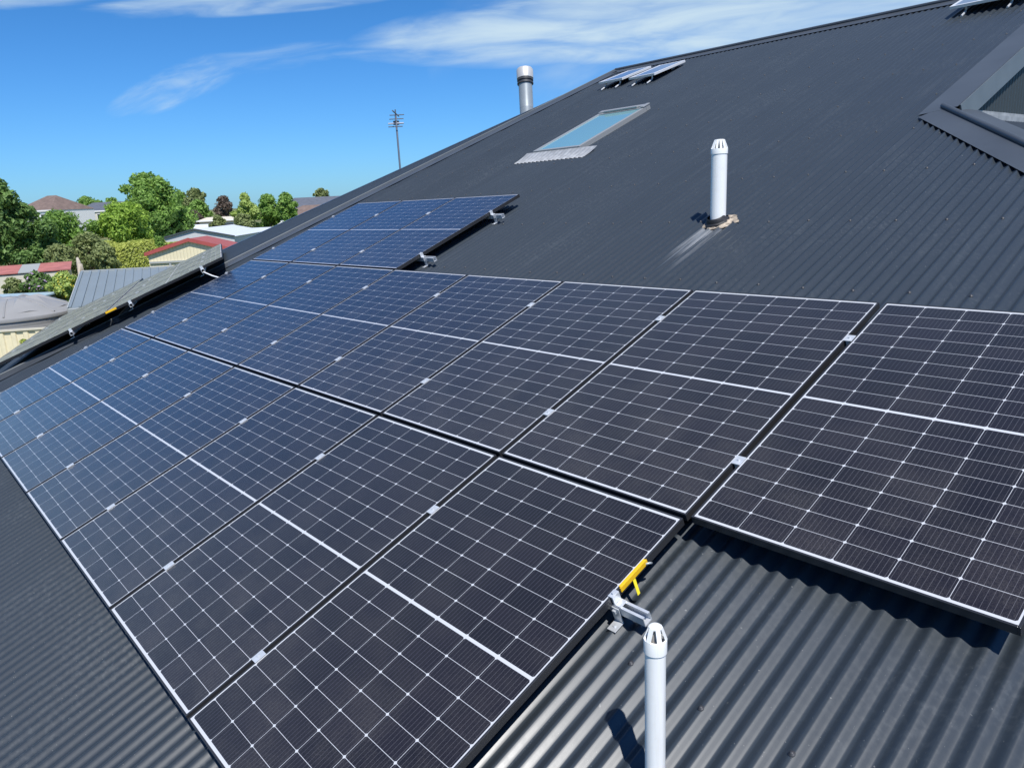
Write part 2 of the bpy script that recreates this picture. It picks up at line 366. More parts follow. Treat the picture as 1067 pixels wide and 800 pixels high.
APEX = Vector((-8.311, 9.80, HC)); HIP0 = Vector((-9.4087, -1.29116, HC))
kh = (APEX.x - HIP0.x) / (APEX.y - HIP0.y)                    # left hip: u per v
V_EAVE = -3.4; V_RIDGE = 9.80
GU, GV = -0.93, 5.20                                          # foot of the gablet: verge above, 45 degree hip below
k45 = (4.23034 - 5.28075) / (-0.08518 + 0.98604)             # v per u along the right hip
def main_hi(u):
    hl = HIP0.y + (u - HIP0.x) / kh
    return min(hl, V_RIDGE) if u < GU else GV + (u - GU) * k45
UL = HIP0.x + (V_EAVE - HIP0.y) * kh; UR = GU + (V_EAVE - GV) / k45
corr_face('roof_face', ROOF, UL, UR, lambda u: V_EAVE, main_hi, M['roof'], HC)
# the face past the left hip, in its own frame (x along the contour, y up its slope, z out)
ax = Vector((-0.93716, 0.32606, -0.12418)).normalized()
nn = Vector((-0.12705, 0.01257, 0.99182)); nn = (nn - ax * nn.dot(ax)).normalized(); ay = nn.cross(ax) * -1
ay = Vector((0.32495, 0.94527, 0.02964)); ay = (ay - ax * ay.dot(ax)); ay = (ay - nn * ay.dot(nn)).normalized()
# right-handed frame: x = -ax
LR = Matrix(((-ax.x, ay.x, nn.x, APEX.x), (-ax.y, ay.y, nn.y, APEX.y), (-ax.z, ay.z, nn.z, APEX.z), (0, 0, 0, 1)))
LEFT = ROOF @ LR
h0l = LR.inverted() @ HIP0
kl = h0l.x / h0l.y                                           # near hip in the left frame: x per y (negative y)
KF = 0.36                                                     # far hip: x = KF * y
L_EAVE = -11.42
def left_hi(x):
    return min(0.0, x / kl) if x > 0 else x / KF
corr_face('roof_face', LEFT, KF * L_EAVE, kl * L_EAVE, lambda u: L_EAVE, left_hi, M['roof'], 0.0)
# faces turned away from the camera
APW = ROOF @ APEX; RIDGE_R = ROOF @ Vector((GU + 0.06, V_RIDGE, HC - 0.006))
far_eave = LEFT @ Vector((KF * L_EAVE, L_EAVE, -0.01)); zE = (ROOF @ Vector((0, V_EAVE, HC))).z
bl = APW.y + (APW.y - (ROOF @ Vector((0, V_EAVE, HC))).y)
E3 = Vector((APW.x - 7.5, APW.y + 4.0, zE)); E4 = Vector((APW.x - 3.0, bl, zE)); E5 = Vector((RIDGE_R.x + 8, bl, zE))
GABW = ROOF @ Vector((GU, GV, HC)); dyr = APW.y - GABW.y
GBB = Vector((GABW.x, APW.y + dyr, GABW.z))                  # rear foot of the gablet
mb = MB()
for tri in ((APW, far_eave, E3), (APW, E3, E4)): mb.slab([tri[0], tri[1], tri[2]], (0, 0, -0.02))
mb.slab([APW, E4, E5, GBB, RIDGE_R], (0, 0, -0.02))
obj('roof_face', mb, M['flash'], house)
# hip end on the right and gablet wall above it
RE = ROOF @ Vector((UR, V_EAVE, HC - 0.01)); RB = Vector((RE.x, APW.y + (APW.y - RE.y), zE))
hx = RE.x - GABW.x; hz = GABW.z - RE.z; hl_ = math.hypot(hx, hz); xR = RE.y - GABW.y; ce, se = hx / hl_, hz / hl_
ENDF = Matrix(((0, -ce, se, GABW.x), (1, 0, 0, GABW.y), (0, se, ce, GABW.z - .014), (0, 0, 0, 1)))
def end_hi(u): return -hl_ * (u / xR) if u < 0 else (0.0 if u < 2 * dyr else -hl_ * ((u - 2 * dyr) / -xR))
corr_face('roof_face', ENDF, xR, 2 * dyr - xR, lambda u: -hl_, end_hi, M['roof'], 0.0, rows=3)
wx = GABW.x + 0.006; zb = GABW.z - 0.01
ws = (RIDGE_R.z - zb)
# corrugated gablet cladding: vertical ribs across y
mb = MB(); n = int(2 * dyr / (PITCH / 8)); vs, fs = [], []
for i in range(n + 1):
    y = APW.y - dyr + i * 2 * dyr / n; c = math.cos(2 * math.pi * y / PITCH)
    top = zb + max(0.005, (1 - abs(y - APW.y) / dyr) * (ws - 0.03)); vs += [(wx + 0.024 * c, y, zb - 0.02), (wx + 0.024 * c, y, top)]
for i in range(n): fs.append((2 * i, 2 * i + 2, 2 * i + 3, 2 * i + 1))
mb.add(vs, fs); obj('gable_wall', mb, M['wall_clad'], house, smooth=True)
mb = MB(); mb.box((wx - 0.02, APW.y - dyr + 0.12, zb - 0.09), (wx + 0.07, APW.y + dyr, zb + 0.004)); mb.box((wx + 0.013, APW.y - dyr + 0.12, zb + 0.005), (wx + 0.03, APW.y + dyr, zb + 0.04))
obj('base_flashing', mb, M['lead'], house)
# verge flashing and barge board on the gablet
mb = MB(); mb.slab([(-1.15, GV - 0.03, HC + 0.004), (GU + 0.06, GV + 0.07, HC + 0.012), (GU + 0.06, V_RIDGE, HC + 0.012), (-1.15, V_RIDGE, HC + 0.004)], (0, 0, 0.003))
obj('verge_flashing', mb, M['flash'], house, ROOF)
mb = MB(); mb.slab([(GU + 0.063, GV + 0.10, HC + 0.014), (GU + 0.063, V_RIDGE - 0.05, HC + 0.014), (GU + 0.075, V_RIDGE - 0.05, HC - 0.15), (GU + 0.075, GV + 0.10, HC - 0.15)], (0.012, 0, 0.002))
obj('barge_board', mb, M['flash_light'], house, ROOF)
# capping of the right hip: flange with its turned edge, and the roll
ra = onroof(983, 113, HC); rb_ = onroof(1067, 152, HC); hd = (rb_ - ra).normalized(); ex = ra + hd * 9.0
pa = onroof(957, 123, HC); pb = onroof(1067, 181, HC); fe = pa + (pb - pa).normalized() * 9.0
mb = MB(); mb.slab([ra + Vector((0, 0, .010)), pa + Vector((0, 0, .004)), fe + Vector((0, 0, .004)), ex + Vector((0, 0, .010))], (0, 0, 0.002)); 
mb.slab([ra + Vector((0, 0, .0125)), ex + Vector((0, 0, .0125)), ex + Vector((.22, .15, -.10)), ra + Vector((.22, .15, -.10))], (0, 0, 0.002))
obj('hip_flashing', mb, M['flash'], house, ROOF)
mb = MB(); mb.tube([ra + Vector((0, 0, .022)), ex + Vector((0, 0, .022))], 0.024, 14); obj('hip_roll', mb, M['flash'], house, ROOF, smooth='auto')
# ridge capping
mb = MB(); mb.slab([(APEX.x, V_RIDGE - 0.20, HC + .004), (GU + 0.06, V_RIDGE - 0.20, HC + .004), (GU + 0.06, V_RIDGE, HC + .012), (APEX.x, V_RIDGE, HC + .012)], (0, 0, .002))
mb.tube([(APEX.x, V_RIDGE + 0.01, HC + .022), (GU + 0.06, V_RIDGE + 0.01, HC + .022)], 0.026, 12)
obj('ridge_capping', mb, M['flash'], house, ROOF)
# left hip capping: two flanges with a raised fold
lo = Vector((UL, V_EAVE, HC)); mb = MB(); rt = Vector((1, -kh, 0)).normalized()
A0, A1 = lo + Vector((0, 0, .030)), APEX + Vector((0, 0, .030))
mb.slab([A0, A1, A1 + rt * 0.055 - Vector((0, 0, .012)), A0 + rt * 0.055 - Vector((0, 0, .012))], (0, 0, .002))
mb.slab([A0 + rt * .057 - Vector((0, 0, .013)), A1 + rt * .057 - Vector((0, 0, .013)), A1 + rt * .19 - Vector((0, 0, .0255)), A0 + rt * .19 - Vector((0, 0, .0255))], (0, 0, .002))
obj('hip_flashing', mb, M['flash'], house, ROOF)
mb = MB(); q0 = Vector((kl * L_EAVE, L_EAVE, .028)); q1 = Vector((0, 0, .028)); lt = -Vector((1, -kl, 0)).normalized()
mb.slab([q0 + lt * .002, q1 + lt * .002, q1 + lt * .06 - Vector((0, 0, .020)), q0 + lt * .06 - Vector((0, 0, .020))], (0, 0, .002))
obj('hip_flashing', mb, M['flash'], house, LEFT)
mb = MB(); mb.tube([A0 + Vector((0, 0, .002)), A1 + Vector((0, 0, .002))], 0.011, 10); obj('hip_roll', mb, M['flash_light'], house, ROOF, smooth='auto')  # paler roll: highlight along the fold put into its colour
mb = MB(); lt2 = Vector((1, -KF, 0)).normalized(); q0 = Vector((KF * L_EAVE, L_EAVE, .006))
mb.slab([q0, Vector((0, 0, .006)), Vector((0, 0, .003)) + lt2 * .2, q0 + lt2 * .2 - Vector((0, 0, .003))], (0, 0, .002)); obj('hip_flashing', mb, M['flash'], house, LEFT)
# walls below the eaves
foot = [ROOF @ Vector((UL + .5, V_EAVE + .6, HC)), ROOF @ Vector((UR - 0.7, V_EAVE + .6, HC)), RB + Vector((-.6, -.6, 0)), E4 + Vector((.5, -.6, 0)), E3 + Vector((.9, .3, 0)), LEFT @ Vector((KF * L_EAVE + .5, L_EAVE + .6, 0))]
mb = MB(); nF = len(foot); mb.add([(p.x, p.y, 0) for p in foot] + [(p.x, p.y, zE - 0.05) for p in foot], [(i, (i + 1) % nF, (i + 1) % nF + nF, i + nF) for i in range(nF)])
obj('wall', mb, M['brick'], house)
# roof screws along the battens: the nearest as parts, the rest as one part
scr_me = None; spots = []
for bi, vb in enumerate([-2.6, -1.7, -0.62, 0.1, 1.2, 2.1, 3.05, 3.95, 4.85, 5.75, 6.65, 7.55, 8.5]):
    u = math.ceil(UL / PITCH) * PITCH
    k = 0
    while u < UR:
        if k % 4 == (bi * 2) % 4 and vb < main_hi(u) - 0.3 and u > HIP0.x + (vb - HIP0.y) * kh + .3:
            spots.append((u, vb + random.uniform(-.012, .012)))
        u += PITCH; k += 1
spots.sort(key=lambda s: (Vector((s[0], s[1], HC)) - CAMP).length)
inpanel = lambda u, v: (-8.2 < u < 0 and -1.8 < v < 1.85) or (0 <= u < 1.2 and 0 < v < 1.85) or (-8.2 < u < -4.55 and v > 1.8 and v < 3.62)
spots = [s for s in spots if not inpanel(*s)]
def screw(mb, u, v):
    mb.lathe([(0.0105, 0.0), (0.0105, 0.002), (0.0065, 0.0025), (0.006, 0.0075), (0.0, 0.008)], 8, (u, v, HC - 0.0002))
vis = [s for s in spots if (lambda c: c.z > 0 and -20 < 533.5 + FPX * c.x / c.z < 1090 and -20 < 400 + FPX * c.y / c.z < 830)(Rm @ (Vector((s[0], s[1], HC)) - CAMP))]
mb = MB(); screw(mb, 0, 0)
proto = None
for (u, v) in vis[:90]:
    if proto is None: proto = obj('roof_screw', mb, M['dark'], house, smooth=True); o = proto
    else: o = proto.copy(); COL.objects.link(o); o.parent = house
    o.matrix_world = ROOF @ T((u, v, 0))
mb = MB()
near = set(vis[:90])
for s in spots:
    if s not in near: screw(mb, *s)
obj('roof_screws', mb, M['dark'], house, ROOF, smooth=True, kind='stuff')

# ------------------------------------------------------------------ solar panels
def make_panel(pw, ph, cellmat, label, group, framemat=None):
    t = thing('solar_panel', label, 'solar panel', Matrix(), group)
    mb = MB(); w = 0.0085; d = 0.035; z = 0.0
    mb.box((0, 0, -d), (w, ph, z)); mb.box((pw - w, 0, -d), (pw, ph, z))
    mb.box((w, 0, -d), (pw - w, w, z)); mb.box((w, ph - w, -d), (pw - w, ph, z))
    obj('frame', mb, framemat or M['frame'], t, bevel=0.0012)
    mb = MB(); mb.box((w - .001, w - .001, -0.008), (pw - w + .001, ph - w + .001, -0.0018))
    obj('cell_sheet', mb, cellmat, t)
    return t
def dup(o, mw, label):
    c = o.copy(); COL.objects.link(c); c.matrix_world = mw; c['label'] = label
    for ch in list(o.children):
        k = ch.copy(); COL.objects.link(k); k.parent = c
    return c
ORD = ['first', 'second', 'third', 'fourth', 'fifth', 'sixth', 'seventh', 'eighth']
proto = None; gap = (PU - PWD) / 2; gv = (PV - PHT) / 2
ROWS = [('lower row', -7, 0, -1, 'lower row of the main solar array'), ('middle row', -7, 1, 0, 'middle row of the main solar array'), ('short upper row', -7, -4, 1, 'short upper row of the main solar array')]
for rname, a, b, j, grp in ROWS:
    for i in range(b - 1, a - 1, -1):
        k = b - 1 - i; n = b - a
        x0, y0 = i * PU + gap, j * PV + gv; rz = 0.0
        if j == 0 and i == 0: x0 += 0.006; rz = -0.005
        if k == 0: lab = {-1: 'nearest black solar panel at the bottom, with a yellow tag on its right edge', 0: 'rightmost solar panel cut by the right edge, overhanging bare corrugated roof', 1: 'solar panel at the right end of the short upper row, rail stubs beside it'}[j]
        elif k == n - 1: lab = 'leftmost solar panel of the %s, beside the roof hip' % rname
        else: lab = '%s solar panel from the right end of the %s' % (ORD[k], rname)
        mw = ROOF @ T((x0 + random.uniform(-.0015, .0015), y0, random.uniform(-.001, .001))) @ Matrix.Rotation(rz, 4, 'Z')
        if proto is None:
            proto = make_panel(PWD, PHT, M['cell'], lab, grp); o = proto; o.matrix_world = mw
        else: o = dup(proto, mw, lab)
        o['group'] = grp

# rails with clamps and feet
def rail_mesh(L):
    mb = MB(); w, h, t = 0.040, 0.040, 0.003                 # open-topped channel along x
    mb.box((0, -w / 2, -h), (L, w / 2, -h + t)); mb.box((0, -w / 2, -h + t), (L, -w / 2 + t, 0)); mb.box((0, w / 2 - t, -h + t), (L, w / 2, 0))
    mb.box((0, -w / 2 + t, -t), (L, -w / 2 + 0.011, 0)); mb.box((0, w / 2 - 0.011, -t), (L, w / 2 - t, 0))
    return mb
def clamp_mesh(end=False):
    mb = MB()
    if end:
        mb.box((-.012, -.019, .0005), (.012, .019, .004)); mb.box((.0035, -.019, -.036), (.012, .019, .0005)); mb.box((.0125, -.019, -.036), (.040, .019, -.032))
        mb.lathe([(0, .012), (.0065, .012), (.0065, .0042), (0, .0042)], 6, (0.002, 0, 0))
    else:
        mb.box((-.021, -.027, .0005), (.021, .027, .0035)); mb.box((-.0085, -.024, -.030), (.0085, .024, .0005))
        mb.lathe([(0, .0095), (.0065, .0095), (.0065, .0036), (0, .0036)], 6)
    return mb
def foot_mesh():
    mb = MB(); zf = HC + 0.036 + 0.0                          # local z=0 is the top of the rail (frame underside)
    zf = HC + 0.036
    mb.box((-.02, -.0265, zf + .0005), (.02, -.0215, -.006)); mb.box((-.02, -.075, zf + .0005), (.02, -.0265, zf + .005))
    mb.lathe([(0, .010), (.007, .010), (.007, .0052), (.011, .0052), (.011, .0052)], 6, (0, -.052, zf))
    mb.obox((0, -.031, -.022), (.0075, 0, 0), (0, .0045, 0), (0, 0, .0075))
    return mb
clampM, endM, footM = {}, {}, {}
def make_rail(frame, x0, x1, y, joints, ends, label, group, cell_w):
    mw = frame @ T((x0, y, -0.036)); t = thing('mounting_rail', label, 'rail', mw, group)
    L = x1 - x0; obj('channel', rail_mesh(L), M['alu'], t)
    for k, jx in enumerate(joints):
        if 'm' not in clampM: c = obj('mid_clamp', clamp_mesh(), M['alu'], t, bevel=.0008); clampM['m'] = c
        else: c = clampM['m'].copy(); COL.objects.link(c); c.parent = t
        c.matrix_parent_inverse = Matrix(); c.location = (jx - x0, 0, 0.036)
    for (exx, s) in ends:
        if 'm' not in endM: c = obj('end_clamp', clamp_mesh(True), M['alu'], t, bevel=.0008); endM['m'] = c
        else: c = endM['m'].copy(); COL.objects.link(c); c.parent = t
        c.matrix_parent_inverse = Matrix(); c.location = (exx - x0, 0, 0.036); c.scale = (s, 1, 1)
    fx = x1 - 0.118; 
    while fx > x0:
        if 'm' not in footM: c = obj('bracket', foot_mesh(), M['alu'], t, bevel=.0008); footM['m'] = c
        else: c = footM['m'].copy(); COL.objects.link(c); c.parent = t
        c.matrix_parent_inverse = Matrix(); c.location = (round((x0 * 0 + fx) / PITCH) * PITCH - x0, 0, 0); fx -= 1.216
    return t
RG = 'silver mounting rails of the main solar array'
for (nm, a, b, y, ov) in (('under the lower panel row, its open end beside the yellow tag', -7, 0, -.46, .132), ('lowest of all, under the lower part of the lower panel row', -7, 0, -1.445, .118),
                          ('under the lower part of the middle panel row', -7, 1, .385, .1), ('under the upper part of the middle panel row', -7, 1, 1.41, .1),
                          ('under the short upper panel row, its stub nearest the middle row', -7, -4, 2.125, .20), ('under the short upper panel row, its stub near the top corner', -7, -4, 3.12, .17)):
    js = [i * PU + (0.006 if i == 0 else 0) for i in range(a + 1, b)]
    make_rail(ROOF, a * PU - 0.12 + .06, b * PU + ov, y, js, [(b * PU - gap, 1), (a * PU + gap, -1)], 'silver rail ' + nm, RG, PWD)

# array on the face past the hip (x of the left frame runs towards us)
protoL = None; LP, LQ = 1.08, 1.61; XN, Y0, LH = 2.60, -11.0, 0.164
for j, nc, rname in ((0, 5, 'lower row'), (1, 4, 'upper row')):
    for k in range(nc):
        x0 = XN - (k + 1) * LP + .01; mw = LEFT @ T((x0, Y0 + j * LQ, LH))
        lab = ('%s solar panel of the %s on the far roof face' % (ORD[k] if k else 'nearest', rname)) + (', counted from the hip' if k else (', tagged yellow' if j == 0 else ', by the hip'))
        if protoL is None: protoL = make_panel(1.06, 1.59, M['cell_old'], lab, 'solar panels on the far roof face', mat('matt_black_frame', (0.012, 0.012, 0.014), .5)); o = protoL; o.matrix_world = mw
        else: o = dup(protoL, mw, lab)
        o['group'] = 'solar panels on the far roof face'
for nm, y, nc, ov in (('lowest, at the left edge of the photo', -10.83, 5, .06), ('second lowest, left of the yellow tag', -9.86, 5, .06), ('third lowest, right of the yellow tag', -9.08, 4, .06), ('topmost, where the white conduit starts', -8.10, 4, .06)):
    make_rail(LEFT @ T((0, 0, LH)), XN - nc * LP - .05, XN + ov, y, [XN - k * LP for k in range(1, nc)], [(XN - .01, 1)], 'silver rail under the far face panels, ' + nm, 'silver rails under the panels on the far roof face', 1.06)

# ------------------------------------------------------------------ yellow tags
def yellow_tag(frame, L, label, leg=True):
    t = thing('cable_tag', label, 'tag', frame, 'yellow tags on panel frame edges')
    mb = MB(); mb.box((0.0, 0, -.021), (.006, L, .001)); mb.box((-.007, 0.004, .001), (.006, L - .004, .0032)); obj('tag_body', mb, M['yellow'], t, bevel=.0012)
    if leg:
        mb = MB(); mb.obox((.016, L * .40, -.048), (.0008, 0, 0), (0, .007, 0), (.012, -.010, -.024)); obj('tail', mb, M['yellow_tape'], t)
    if not leg: return t
    mb = MB(); mb.tube([(.004, L * .93, -.014), (.012, L * 1.02, -.018), (.008, L * 1.10, -.032)], .0045, 8); obj('lead', mb, M['galv'], t, smooth=True)
    return t
tp = onroof(649, 614, 0); tq = onroof(677, 584, 0)
yellow_tag(ROOF @ T((-gap + .001, tp.y, 0)), tq.y - tp.y, 'yellow tag on the edge of the nearest panel above the rail end')
yellow_tag(LEFT @ T((XN - .009, -9.40, LH)) @ Matrix.Scale(1.1, 4), .13, 'yellow tag on the black edge of the far roof face array', False)

# conduit from the far array over the hip to the main array
c0 = LR @ Vector((XN + .05, -8.10, .09)); c1 = onroof(229, 289.6, -.03); cm = (c0 + c1) / 2 + Vector((0, 0, -.01))
co = MB(); co.tube([c0 + Vector((-.1, .03, -.01)), c0, cm, c1, c1 + Vector((.15, .0, -.01))], .0085, 10)
tag(obj('conduit', co, M['pvc'], None, ROOF, smooth='auto'), 'thin white conduit bridging the hip between both solar arrays', 'conduit')

# ------------------------------------------------------------------ pipes through the roof
up_roof = Wm.transposed() @ Vector((0, 0, 1))
def vent_cap(mb, r, z, ch, nrib, t, cw=1.13, k1=1.0, kt=.56, dm=.19):
    """open conical cowl: collar, ribs and top disc"""
    col = r * cw; k2 = k1 + .06
    mb.lathe([(r * .98, z), (col, z), (col, z + r * k1), (col * .985, z + r * k2), (r * .9, z + r * k2), (r * .9, z)], 36)
    z1 = z + r * k2; z2 = z1 + ch; rt = r * kt
    mb.lathe([(rt, z2 - r * .14), (rt * 1.02, z2), (rt * .86, z2 + r * dm * .5), (rt * .5, z2 + r * dm * .9), (0, z2 + r * dm)], 28); mb.lathe([(0, z2 - r * .14), (rt, z2 - r * .14)], 28)
    for k in range(nrib):
        a = 2 * math.pi * (k + .5) / nrib; ca, sa = math.cos(a), math.sin(a)
        p0 = Vector((col * .93 * ca, col * .93 * sa, z1)); p1 = Vector((rt * .96 * ca, rt * .96 * sa, z2 - r * .07))
        d = (p1 - p0) / 2; tan = Vector((-sa, ca, 0)) * t; nrm = d.normalized().cross(tan.normalized()) * (r * .06)
        mb.obox((p0 + p1) / 2, tan, nrm, d * 1.06)
base = ROOF @ VENT_B
t = thing('vent_pipe', 'white plastic vent pipe with rusty seal, standing midway up the roof', 'vent pipe', T(base))
r = 0.0605; H = 0.625
mb = MB(); mb.lathe([(r, -.05), (r, H - .082), (r * .9, H - .082)], 36); obj('pipe', mb, M['pvc'], t, smooth='auto')
mb = MB(); vent_cap(mb, r, H - .110, .066, 12, .0080, 1.06, .60, .62, .05); obj('cap', mb, M['pvc'], t, smooth='auto')
mb = MB(); mb.lathe([(r * .72, H - .09), (r * .72, H - .085), (0, H - .084)], 20); mb.lathe([(r * .35, H - .085), (r * .33, H - .03)], 16); obj('throat', mb, M['pvc_in'], t)
inv = T(base).inverted() @ ROOF @ T(VENT_B)
mb = MB(); seg = 40; prof = []
for (rr, z) in ((.098, .002), (.094, .016), (.080, .026), (.071, .050), (.0625, .058), (.0612, .060)): prof.append((rr, z))
mb.lathe(prof, seg)
for i, v in enumerate(mb.v):
    a = math.atan2(v[1], v[0]); k = 1 + .10 * math.sin(3 * a + 1) if i < seg else 1
    mb.v[i] = (v[0] * k, v[1] * k - (.018 * v[2] / .06), v[2])
o = obj('boot', mb, M['rubber'], t, smooth='auto'); o.matrix_parent_inverse = Matrix(); o.matrix_basis = inv
mb = MB(); mb.lathe([(.080, .022), (.098, .013), (.112, .007), (.128, .003), (.136, -.004)], 44)
for i, v in enumerate(mb.v):
    a = math.atan2(v[1], v[0]); k = .94 + .16 * math.cos(a - .5) + .10 * math.sin(2 * a + .4) + .08 * math.sin(7 * a) + .05 * math.sin(13 * a) ; mb.v[i] = (v[0] * k, v[1] * k, v[2])
o = obj('sealant', mb, [M['seal']], t, smooth=True); o.matrix_parent_inverse = Matrix(); o.matrix_basis = inv
# front pipe: its top is known, its foot stands on the roof below the frame
dtop = 2.085; ptop = CAMP + ray(682.9, 650.5) * dtop
kk = (HC - ptop.z) / up_roof.z; pfoot = ptop + up_roof * kk; Hf = -kk
t = thing('vent_pipe', 'slim white plastic vent pipe with slotted cap, cut by the bottom edge', 'vent pipe', T(ROOF @ pfoot))
r = 0.0295
mb = MB(); mb.lathe([(r, -.03), (r, Hf - .060), (r * .9, Hf - .060)], 40); obj('pipe', mb, M['pvc'], t, smooth='auto')
mb = MB(); vent_cap(mb, r, Hf - .083, .037, 6, .0066, 1.11, 1.32, .62); obj('cap', mb, M['pvc'], t, smooth='auto')
mb = MB(); mb.lathe([(r * .9, Hf - .056), (r * .5, Hf - .05), (r * .22, Hf - .006)], 20); obj('throat', mb, M['pvc_in'], t)
mb = MB(); mb.lathe([(.075, .002), (.06, .012), (.036, .03), (.0305, .05), (.0297, .052)], 32)
o = obj('boot', mb, M['rubber'], t, smooth='auto'); o.matrix_parent_inverse = Matrix(); o.matrix_basis = T(ROOF @ pfoot).inverted() @ ROOF @ T(pfoot)

# flue behind the hip
fb = P(549.4, 128, 15.6); lean = 0.0
ft = P(546.6, 71, 15.6)
t = thing('flue', 'grey round metal flue with steel cap standing behind the roof hip', 'flue', T((fb.x, fb.y, fb.z - 0.9)))
rel = ft - fb; Hh = rel.length; dirv = Vector((rel.x, rel.y, rel.z)).normalized(); q = Vector((0, 0, 1)).rotation_difference(dirv).to_matrix().to_4x4()
def part(nm, prof, m):
    mb = MB(); mb.lathe(prof, 28); o = obj(nm, mb, m, t, smooth='auto'); o.matrix_parent_inverse = Matrix(); o.matrix_basis = T((0, 0, .9)) @ q
part('pipe', [(.142, -1.0), (.142, Hh * .26), (.143, Hh * .26), (.143, Hh * .265), (.142, Hh * .27), (.142, Hh * .74)], M['flue'])
part('cap', [(.150, Hh * .79), (.172, Hh * .80), (.172, Hh * .955), (.150, Hh * .985), (0, Hh)], M['flue_cap'])
part('band', [(.142, Hh * .70), (.168, Hh * .70), (.168, Hh * .725), (.150, Hh * .73), (.150, Hh * .755), (.168, Hh * .76), (.168, Hh * .785), (.14, Hh * .79)], M['dark'])
# antenna on the far side of the roof
ab = P(417.6, 184, 17.5); at_ = P(412.2, 120, 17.5)
t = thing('antenna', 'thin television antenna on a leaning mast behind the roof', 'antenna', T((ab.x, ab.y, ab.z - 1.2)))
o_ = Vector((ab.x, ab.y, ab.z - 1.2)); mb = MB(); mb.tube([Vector((0, 0, 0)) + (ab - at_) * 0.0, ab - o_, at_ - o_], .022, 8); obj('mast', mb, M['antenna'], t, smooth='auto')
sidev = (Wm @ Rm.transposed() @ Vector((1, 0, 0))); sidev.z = 0; sidev.normalize(); fw = Vector((-sidev.y, sidev.x, 0))
mb = MB(); hub = at_ - o_; mb.tube([hub - fw * .45 + Vector((0, 0, .05)), hub + fw * .5 + Vector((0, 0, .02))], .014, 8); mb.tube([hub - Vector((0, 0, .13)), hub + Vector((0, 0, .12))], .014, 6)
obj('boom', mb, M['antenna'], t, smooth='auto')
for k, (dz, hw, m) in enumerate(((.02, .17, 'antenna'), (-.08, .165, 'antenna'), (-.19, .18, 'antenna_light'), (-.27, .165, 'antenna'))):
    mb = MB(); c = hub + Vector((0, 0, dz)) + fw * (.2 - .12 * k); mb.tube([c - sidev * hw, c + sidev * hw], .011 if k != 2 else .018, 8); 
    mb.tube([c, hub + Vector((0, 0, dz))], .008, 6); obj('element', mb, M[m], t, smooth='auto')
mb = MB(); mb.box(hub - Vector((.05, .05, .22)), hub + Vector((.05, .05, -.13))); obj('junction_box', mb, M['dark'], t)

# ------------------------------------------------------------------ skylight
cs = [onroof(x, y, HC + .07) for x, y in ((562, 153), (605, 151.5), (673, 106.5), (627, 116))]
su0 = -6.10; su1 = -5.23; sv0 = 5.26; sv1 = 6.68
t = thing('skylight', 'rectangular glass skylight with pale frame on the upper roof', 'skylight', ROOF @ T((su0, sv0, HC)))
w, hgt, z1 = su1 - su0, sv1 - sv0, .055
mb = MB(); b = .045
mb.box((0, 0, -.02), (b, hgt, z1)); mb.box((w - b, 0, -.02), (w, hgt, z1)); mb.box((b, 0, -.02), (w - b, b, z1)); mb.box((b, hgt - b, -.02), (w - b, hgt, z1))
obj('frame', mb, M['sky_frame'], t, bevel=.006)
mb = MB(); mb.box((b - .01, b - .01, z1 - .03), (w - b + .01, hgt - b + .01, z1 - .012)); obj('glass', mb, M['glass'], t)
mb = MB(); mb.box((0, hgt + .002, -.01), (w, hgt + .09, z1 + .015)); mb.box((w * .15, hgt - .03, z1 + .002), (w * .85, hgt + .02, z1 + .03)); mb.box((w - .05, hgt - .06, z1 + .002), (w + .006, hgt + .09, z1 + .022)); obj('top_cover', mb, M['sky_frame'], t, bevel=.006)
# pleated lead apron that follows the corrugation
mb = MB(); vs, fs = [], []; n = 160; ua, ub = -.12, w + .30
for i in range(n + 1):
    u = ua + (ub - ua) * i / n; c = math.cos(2 * math.pi * (u + su0) / PITCH)
    for j in range(5):
        f = j / 4; vs.append((u, -.002 - .27 * f - .012 * f * c, (.030 * (1 - f) ** 2 + .006) - f * (AMP - AMP * c) * .9))
for i in range(n):
    for j in range(4): p = i * 5 + j; fs.append((p, p + 1, p + 6, p + 5))
mb.add(vs, fs); obj('apron', mb, M['lead'], t, smooth=True)

# ------------------------------------------------------------------ small tilted panels near the ridge
M['tilt_face'] = mat('sky_reflection_painted_cells', (0.16, 0.19, 0.26), 0.15, coat=1.0)  # pale sky reflection put into the face colour
M['white_frame'] = mat('white_frame', (0.78, 0.79, 0.80), 0.35, 0.3)
def tilt_panel(u0, v0, w, L, tiltz, label):
    t = thing('tilted_panel', label, 'solar panel', ROOF @ T((u0, v0, HC)), 'small tilted panels near the ridge')
    zl, zh = .12, .12 + tiltz; th = math.atan2(tiltz, L); c, s = math.cos(th), math.sin(th)
    F = T((0, 0, zl)) @ Matrix.Rotation(th, 4, 'X')
    mb = MB(); f = .035
    mb.box((0, 0, -.035), (f, L, 0)); mb.box((w - f, 0, -.035), (w, L, 0)); mb.box((f, 0, -.035), (w - f, f, 0)); mb.box((f, L - f, -.035), (w - f, L, 0))
    o = obj('frame', mb, M['white_frame'], t, bevel=.002); o.matrix_parent_inverse = Matrix(); o.matrix_basis = F
    mb = MB(); mb.box((f, f, -.02), (w - f, L - f, -.004)); o = obj('cell_sheet', mb, M['tilt_face'], t); o.matrix_parent_inverse = Matrix(); o.matrix_basis = F
    for (x, y) in ((w * .2, .06), (w * .8, .06), (w * .2, L - .1), (w * .8, L - .1)):
        z = zl + y * math.tan(th) - .03; mb = MB(); mb.tube([(x, y, z), (x, y, z * .5), (x, y - .03, .02), (x, y - .16, .008)], .013, 8); obj('leg', mb, M['alu'], t, smooth='auto')
    return t
tilt_panel(-6.84, 8.38, .52, .84, -.06, 'nearer of the two small white framed panels at the left end of the ridge')
